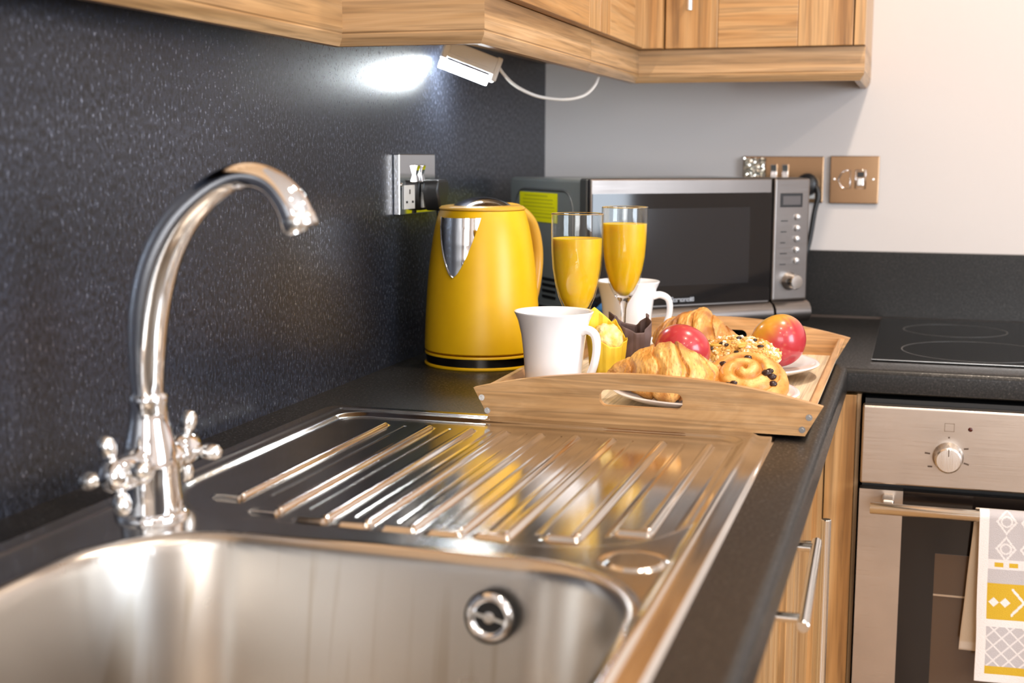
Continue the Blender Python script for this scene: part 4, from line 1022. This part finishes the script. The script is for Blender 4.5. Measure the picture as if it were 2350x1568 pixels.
# ------------------------------------------------------------ hob
hob = Thing('ceramic_hob', 'black ceramic hob set into the worktop by the back wall', 'hob', (0.92, -0.27, 0.0))
box('hob_glass', (0.6285, -0.5300, 0.0002), (1.208, -0.0190, 0.0034), HOBGLASS, hob, bevel=0.0008)
bm = bmesh.new()
for lo, hi in [((0.6280, -0.5308, 0.0021), (1.209, -0.5302, 0.0032)), ((0.6276, -0.5308, 0.0021), (0.6282, -0.018, 0.0032))]: box_into(bm, lo, hi)
obj('hob_trim', bm, CHROME_S, hob, label='thin metal edge strip')
def ring(cx_, cy_, r, w_=0.0016):
    bm = bmesh.new(); n = 96
    A_ = [[bm.verts.new((cx_+(r+d)*cos(2*pi*k/n), cy_+(r+d)*sin(2*pi*k/n), z)) for k in range(n)] for d, z in ((0, 0.0034), (0, 0.00355), (w_, 0.00355), (w_, 0.0034))]
    for a, b in zip(A_, A_[1:]):
        for k in range(n): bm.faces.new([a[k], a[(k+1) % n], b[(k+1) % n], b[k]])
    obj('cooking_zone_ring', bm, RING, hob)
for cx_, cy_, r in [(0.7730, -0.410, 0.105), (0.7480, -0.172, 0.080), (1.05, -0.400, 0.080), (1.05, -0.165, 0.095)]: ring(cx_, cy_, r)

# ------------------------------------------------------------ base units
def base_unit(name, label, lo, hi):
    T = Thing(name, label, 'cupboard', ((lo[0]+hi[0])/2, (lo[1]+hi[1])/2, lo[2]))
    x0, y0, z0 = lo; x1, y1, z1 = hi; t = 0.018
    obj('carcass', boxes([((x0, y0, z0), (x1, y0+t, z1)), ((x0, y1-t, z0), (x1, y1, z1)), ((x0, y0+t, z0), (x1-0.002, y1-t, z0+t)), ((x0, y0+t, z0+t), (x0+0.006, y1-t, z1))]), OAK['z'], T)
    return T
BX = 0.572; ZB = -0.80; ZT = -TH-0.001
b0 = base_unit('base_cupboard', 'oak base cupboard with a tall bar handle next to the oven', (0.03, -1.046, ZB), (BX-0.020, -0.602, ZT))
d = shaker_door(b0, 'x', BX, -1.044, -0.640, ZB, ZT-0.006, st=0.060, rl=0.07)
bar_handle(b0, (0.601, -1.010, -0.1045), (0.601, -1.010, -0.420), (1, 0, 0), door=d, stand=0.029, r=0.0055)
box('corner_post', (BX-0.020, -0.638, ZB), (BX, -0.604, ZT-0.001), OAKL['z'], b0)
b1 = base_unit('base_cupboard', 'pale oak base cupboard with a level bar handle below the drainer', (0.03, -1.572, ZB), (BX-0.020, -1.052, ZT))
d = shaker_door(b1, 'x', BX, -1.570, -1.050, ZB, ZT-0.006, st=0.075, rl=0.085)
bar_handle(b1, (0.601, -1.156, -0.089), (0.608, -1.402, -0.089), (1, 0, 0), door=d, stand=0.031, r=0.0052, inset=0.020)
b2 = base_unit('base_cupboard', 'oak base cupboard under the sink bowl', (0.03, -2.300, ZB), (BX-0.020, -1.576, ZT))
# near sink bowl, hidden interior
d = shaker_door(b2, 'x', BX, -2.298, -1.574, ZB, ZT-0.006)
b3 = Thing('corner_infill_panel', 'narrow oak filler panel between the cupboards and the oven', 'panel', (0.60, -0.59, ZB))
box('panel', (BX+0.001, -0.600, ZB), (0.6125, -0.580, ZT-0.001), OAKL['z'], b3, bevel=0.001)
box('housing_side', (0.6130, -0.586, ZB), (0.6180, -0.02, ZT-0.001), OAK['z'], b3, label='shadowed brown oven housing side')
kk = box('plinth', (0.02, -2.30, ZF), (0.52, -0.56, ZB-0.001), OAK['y']); tag(kk, 'oak plinth board under the base cupboards', 'plinth')

# ------------------------------------------------------------ oven
ov = Thing('built_in_oven', 'brushed steel built-in oven under the hob', 'oven', (0.92, -0.3, -0.65))
FY = -0.615
box('oven_body', (0.624, -0.592, -0.645), (1.212, -0.03, -0.042), plain('oven_black', (0.01, 0.01, 0.01), 0.5), ov, label='black inner oven body')
pn = box('control_panel', (0.6215, FY, -0.1565), (1.2165, FY+0.021, -0.0480), OVEN_ST, ov, bevel=0.003, label='brushed steel control panel')
KX_, KZ_ = 0.7345, -0.1125
def kprof(): return [(0, -0.026), (0.0150, -0.0255), (0.0172, -0.0235), (0.0180, -0.004), (0.0200, -0.001), (0.0200, 0.0), (0, 0.0)]
for kx in (KX_, 0.92, 1.10):
    kn = subpart('knob', lathe_bm(kprof(), (kx, FY, KZ_), 48, 'y'), CHROME_S if False else brushed('knob_steel', (0.80, 0.76, 0.72), 0.28, 'z', 0.04, 0.0) if kx == KX_ else D.materials['knob_steel'], pn, ov, smooth=True, angle=35)
def mark(cx_, cz_, w_, h_, mat, rot=0.0, name='dial_marking'):
    b = bmesh.new(); box_into(b, (-w_/2, FY-0.0003, -h_/2), (w_/2, FY, h_/2)); bmesh.ops.rotate(b, verts=b.verts, matrix=Matrix.Rotation(rot, 3, 'Y')); bmesh.ops.translate(b, verts=b.verts, vec=(cx_, 0, cz_))
    subpart(name, b, mat, pn, ov)
INK = plain('brown_print', (0.09, 0.055, 0.035), 0.5); INKL = plain('faint_print', (0.26, 0.20, 0.15), 0.5)
for dx, dz, w_, r_ in [(-0.0265, 0.0035, 0.0070, 0.1), (-0.0225, -0.0145, 0.0060, 0), (0.0225, 0.0125, 0.0060, -0.1), (0.0235, -0.0080, 0.0070, 0.3), (0.0, -0.0215, 0.005, 0), (0.0, 0.0265, 0.0022, 0)]:
    mark(KX_+dx, KZ_+dz, w_, 0.0022, INK, r_)
for dx, dz, w_, h_ in [(0, 0.0455, 0.0120, 0.0010), (0, 0.0350, 0.0120, 0.0010), (-0.0060, 0.04025, 0.0010, 0.0115), (0.0060, 0.04025, 0.0010, 0.0115)]:
    mark(KX_+dx, KZ_+dz, w_, h_, INKL, 0, 'square_symbol')
b = boxes([((KX_-0.0006, FY-0.0262, KZ_+0.006), (KX_+0.0006, FY-0.0255, KZ_+0.017))]); subpart('pointer_line', b, INK, pn, ov)
subpart('indicator_lamp', lathe_bm([(0, -0.0012), (0.0026, -0.0008), (0.0030, 0.0)], (0.7610, FY, -0.0735), 20, 'y'), plain('dark_red_lens', (0.06, 0.006, 0.003), 0.2), pn, ov, smooth=True, label='small dark red indicator light')
dz0, dz1 = -0.645, -0.1640
od = obj('oven_door', boxes([((0.6215, FY, dz0), (0.6790, FY+0.020, dz1)), ((1.1590, FY, dz0), (1.2165, FY+0.020, dz1)), ((0.6790, FY, dz0), (1.1590, FY+0.020, dz0+0.02))]), OVEN_ST, ov, label='steel door frame')
OG = plain('oven_door_glass', (0.010, 0.007, 0.006), 0.07)
subpart('door_glass', boxes([((0.6790, FY+0.0008, dz0+0.02), (1.1590, FY+0.012, dz1))]), OG, od, ov, label='black glass oven door')
subpart('inner_window', boxes([((0.7240, FY+0.0002, -0.56), (1.114, FY+0.0010, -0.2470))]), plain('brown_reflection_glass', (0.10, 0.062, 0.038), 0.12), od, ov, label='oven window coloured with a brown room reflection')  # brown reflection of the room painted in as the panel's base colour
subpart('rack_rail', boxes([((0.7240, FY-0.0006, -0.3060), (1.114, FY+0.0004, -0.3035))]), plain('rack_wire', (0.55, 0.45, 0.35), 0.3, 0.6), od, ov, label='pale shelf rail')
bm = tube_bm([(0.6375, -0.655, -0.1800), (0.6385, -0.655, -0.1800), (1.199, -0.655, -0.1800), (1.200, -0.655, -0.1800)], [0.0070, 0.0078, 0.0078, 0.0070], 28)
subpart('handle', bm, brushed('handle_steel', (0.80, 0.76, 0.70), 0.24, 'x', 0.04, 0.0), od, ov, smooth=True, angle=40, label='steel bar handle')
for xh in (0.6600, 1.178):
    b = boxes([((xh-0.008, -0.650, -0.1870), (xh+0.008, FY, -0.1690))]); subpart('handle_bracket', b, OVEN_ST, od, ov, bevel=0.003)

# ------------------------------------------------------------ tea towel over the oven handle
def towel_col(u_, v_):   # metres from the left edge, metres down from the fold
    W, G_, Y_c, P_ = (0.86, 0.82, 0.80), (0.54, 0.51, 0.52), (0.66, 0.42, 0.018), (0.80, 0.76, 0.75)
    if u_ < 0.0125: return W
    if v_ < 0.068:
        c = G_; 
        for cx_ in (0.034, 0.064, 0.094, 0.124):
            for cy_ in (0.018, 0.054):
                d = abs(u_-cx_)/0.0125+abs(v_-cy_)/0.0165; d2 = sqrt((u_-cx_)**2+(v_-cy_)**2)
                if 0.80 < d < 1.05 or 0.0052 < d2 < 0.0075: c = P_
        return c
    if v_ < 0.082: return Y_c if (0.0725 < v_ < 0.0785 and ((u_-0.020) % 0.0185) < 0.011) else P_
    if v_ < 0.100: return G_
    if v_ < 0.150:
        x = (u_-0.012) % 0.072
        for sx_ in (0.009, 0.023):
            if abs(x-sx_)/0.0065+abs(v_-0.126)/0.0065 < 1: return W
        if 0.030 < x < 0.062 and abs(abs(x-0.046)-abs(v_-0.125)*0.85) < 0.0022 and abs(v_-0.125) < 0.019: return W
        return Y_c
    if v_ < 0.160: return W
    if v_ < 0.214:
        a = (u_*0.9+v_*0.9) % 0.0185; b = (u_*0.9-v_*0.9) % 0.0185
        return P_ if (a < 0.0028 or b < 0.0028) else G_
    if v_ < 0.2245: return Y_c
    return W
tw = Thing('tea_towel', 'white, grey and mustard patterned towel hung over the oven handle', 'towel', (0.85, -0.655, -0.40))
TXL, TXR = 0.7755, 0.925; HZ, HY, HR = -0.1800, -0.655, 0.0100
def towel_sheet(name, xl, xr, lf, side, colf, nu_, nv_):
    bm = bmesh.new(); G = []; UV = []
    for j in range(nv_+1):
        s_ = lf*j/nv_; row = []
        for i in range(nu_+1):
            u_ = i/nu_; x = xl+(xr-xl)*u_
            arc = HR*pi/2
            if s_ < arc:
                a = s_/HR; y = HY-side*HR*sin(a); z = HZ+HR*cos(a)
            else:
                dd = s_-arc; y = HY-side*HR-side*(0.0015*sin(u_*9+dd*6)*min(1, dd*12)) + (0.0 if side > 0 else 0.004*min(1, dd*8)); z = HZ-dd
            x += (0.004*(s_/lf) if side > 0 else -0.012*(s_/lf))*1.0 + 0.0012*N3((u_*2, s_*14, side))
            row.append(bm.verts.new((x, y, z))); UV.append((u_*(xr-xl), s_))
        G.append(row)
    for j in range(nv_):
        for i in range(nu_): bm.faces.new([G[j][i], G[j][i+1], G[j+1][i+1], G[j+1][i]])
    o = obj(name, bm, TOWELM, tw, smooth=True)
    a = o.data.color_attributes.new('Col', 'FLOAT_COLOR', 'POINT')
    for k, (p, q) in enumerate(UV): a.data[k].color = (*colf(p, q), 1)
    m_ = o.modifiers.new('thick', 'SOLIDIFY'); m_.thickness = 0.0022; m_.offset = 0; return o
towel_sheet('front_fold', TXL, TXR, 0.236, 1, towel_col, 150, 236)
towel_sheet('back_fold', TXL-0.004, TXR-0.01, 0.205, -1, lambda a, b: (0.72, 0.60, 0.46) if b < 0.192 else (0.82, 0.74, 0.66), 40, 60)['label'] = 'plain beige underside layer'
OFFS.clear()
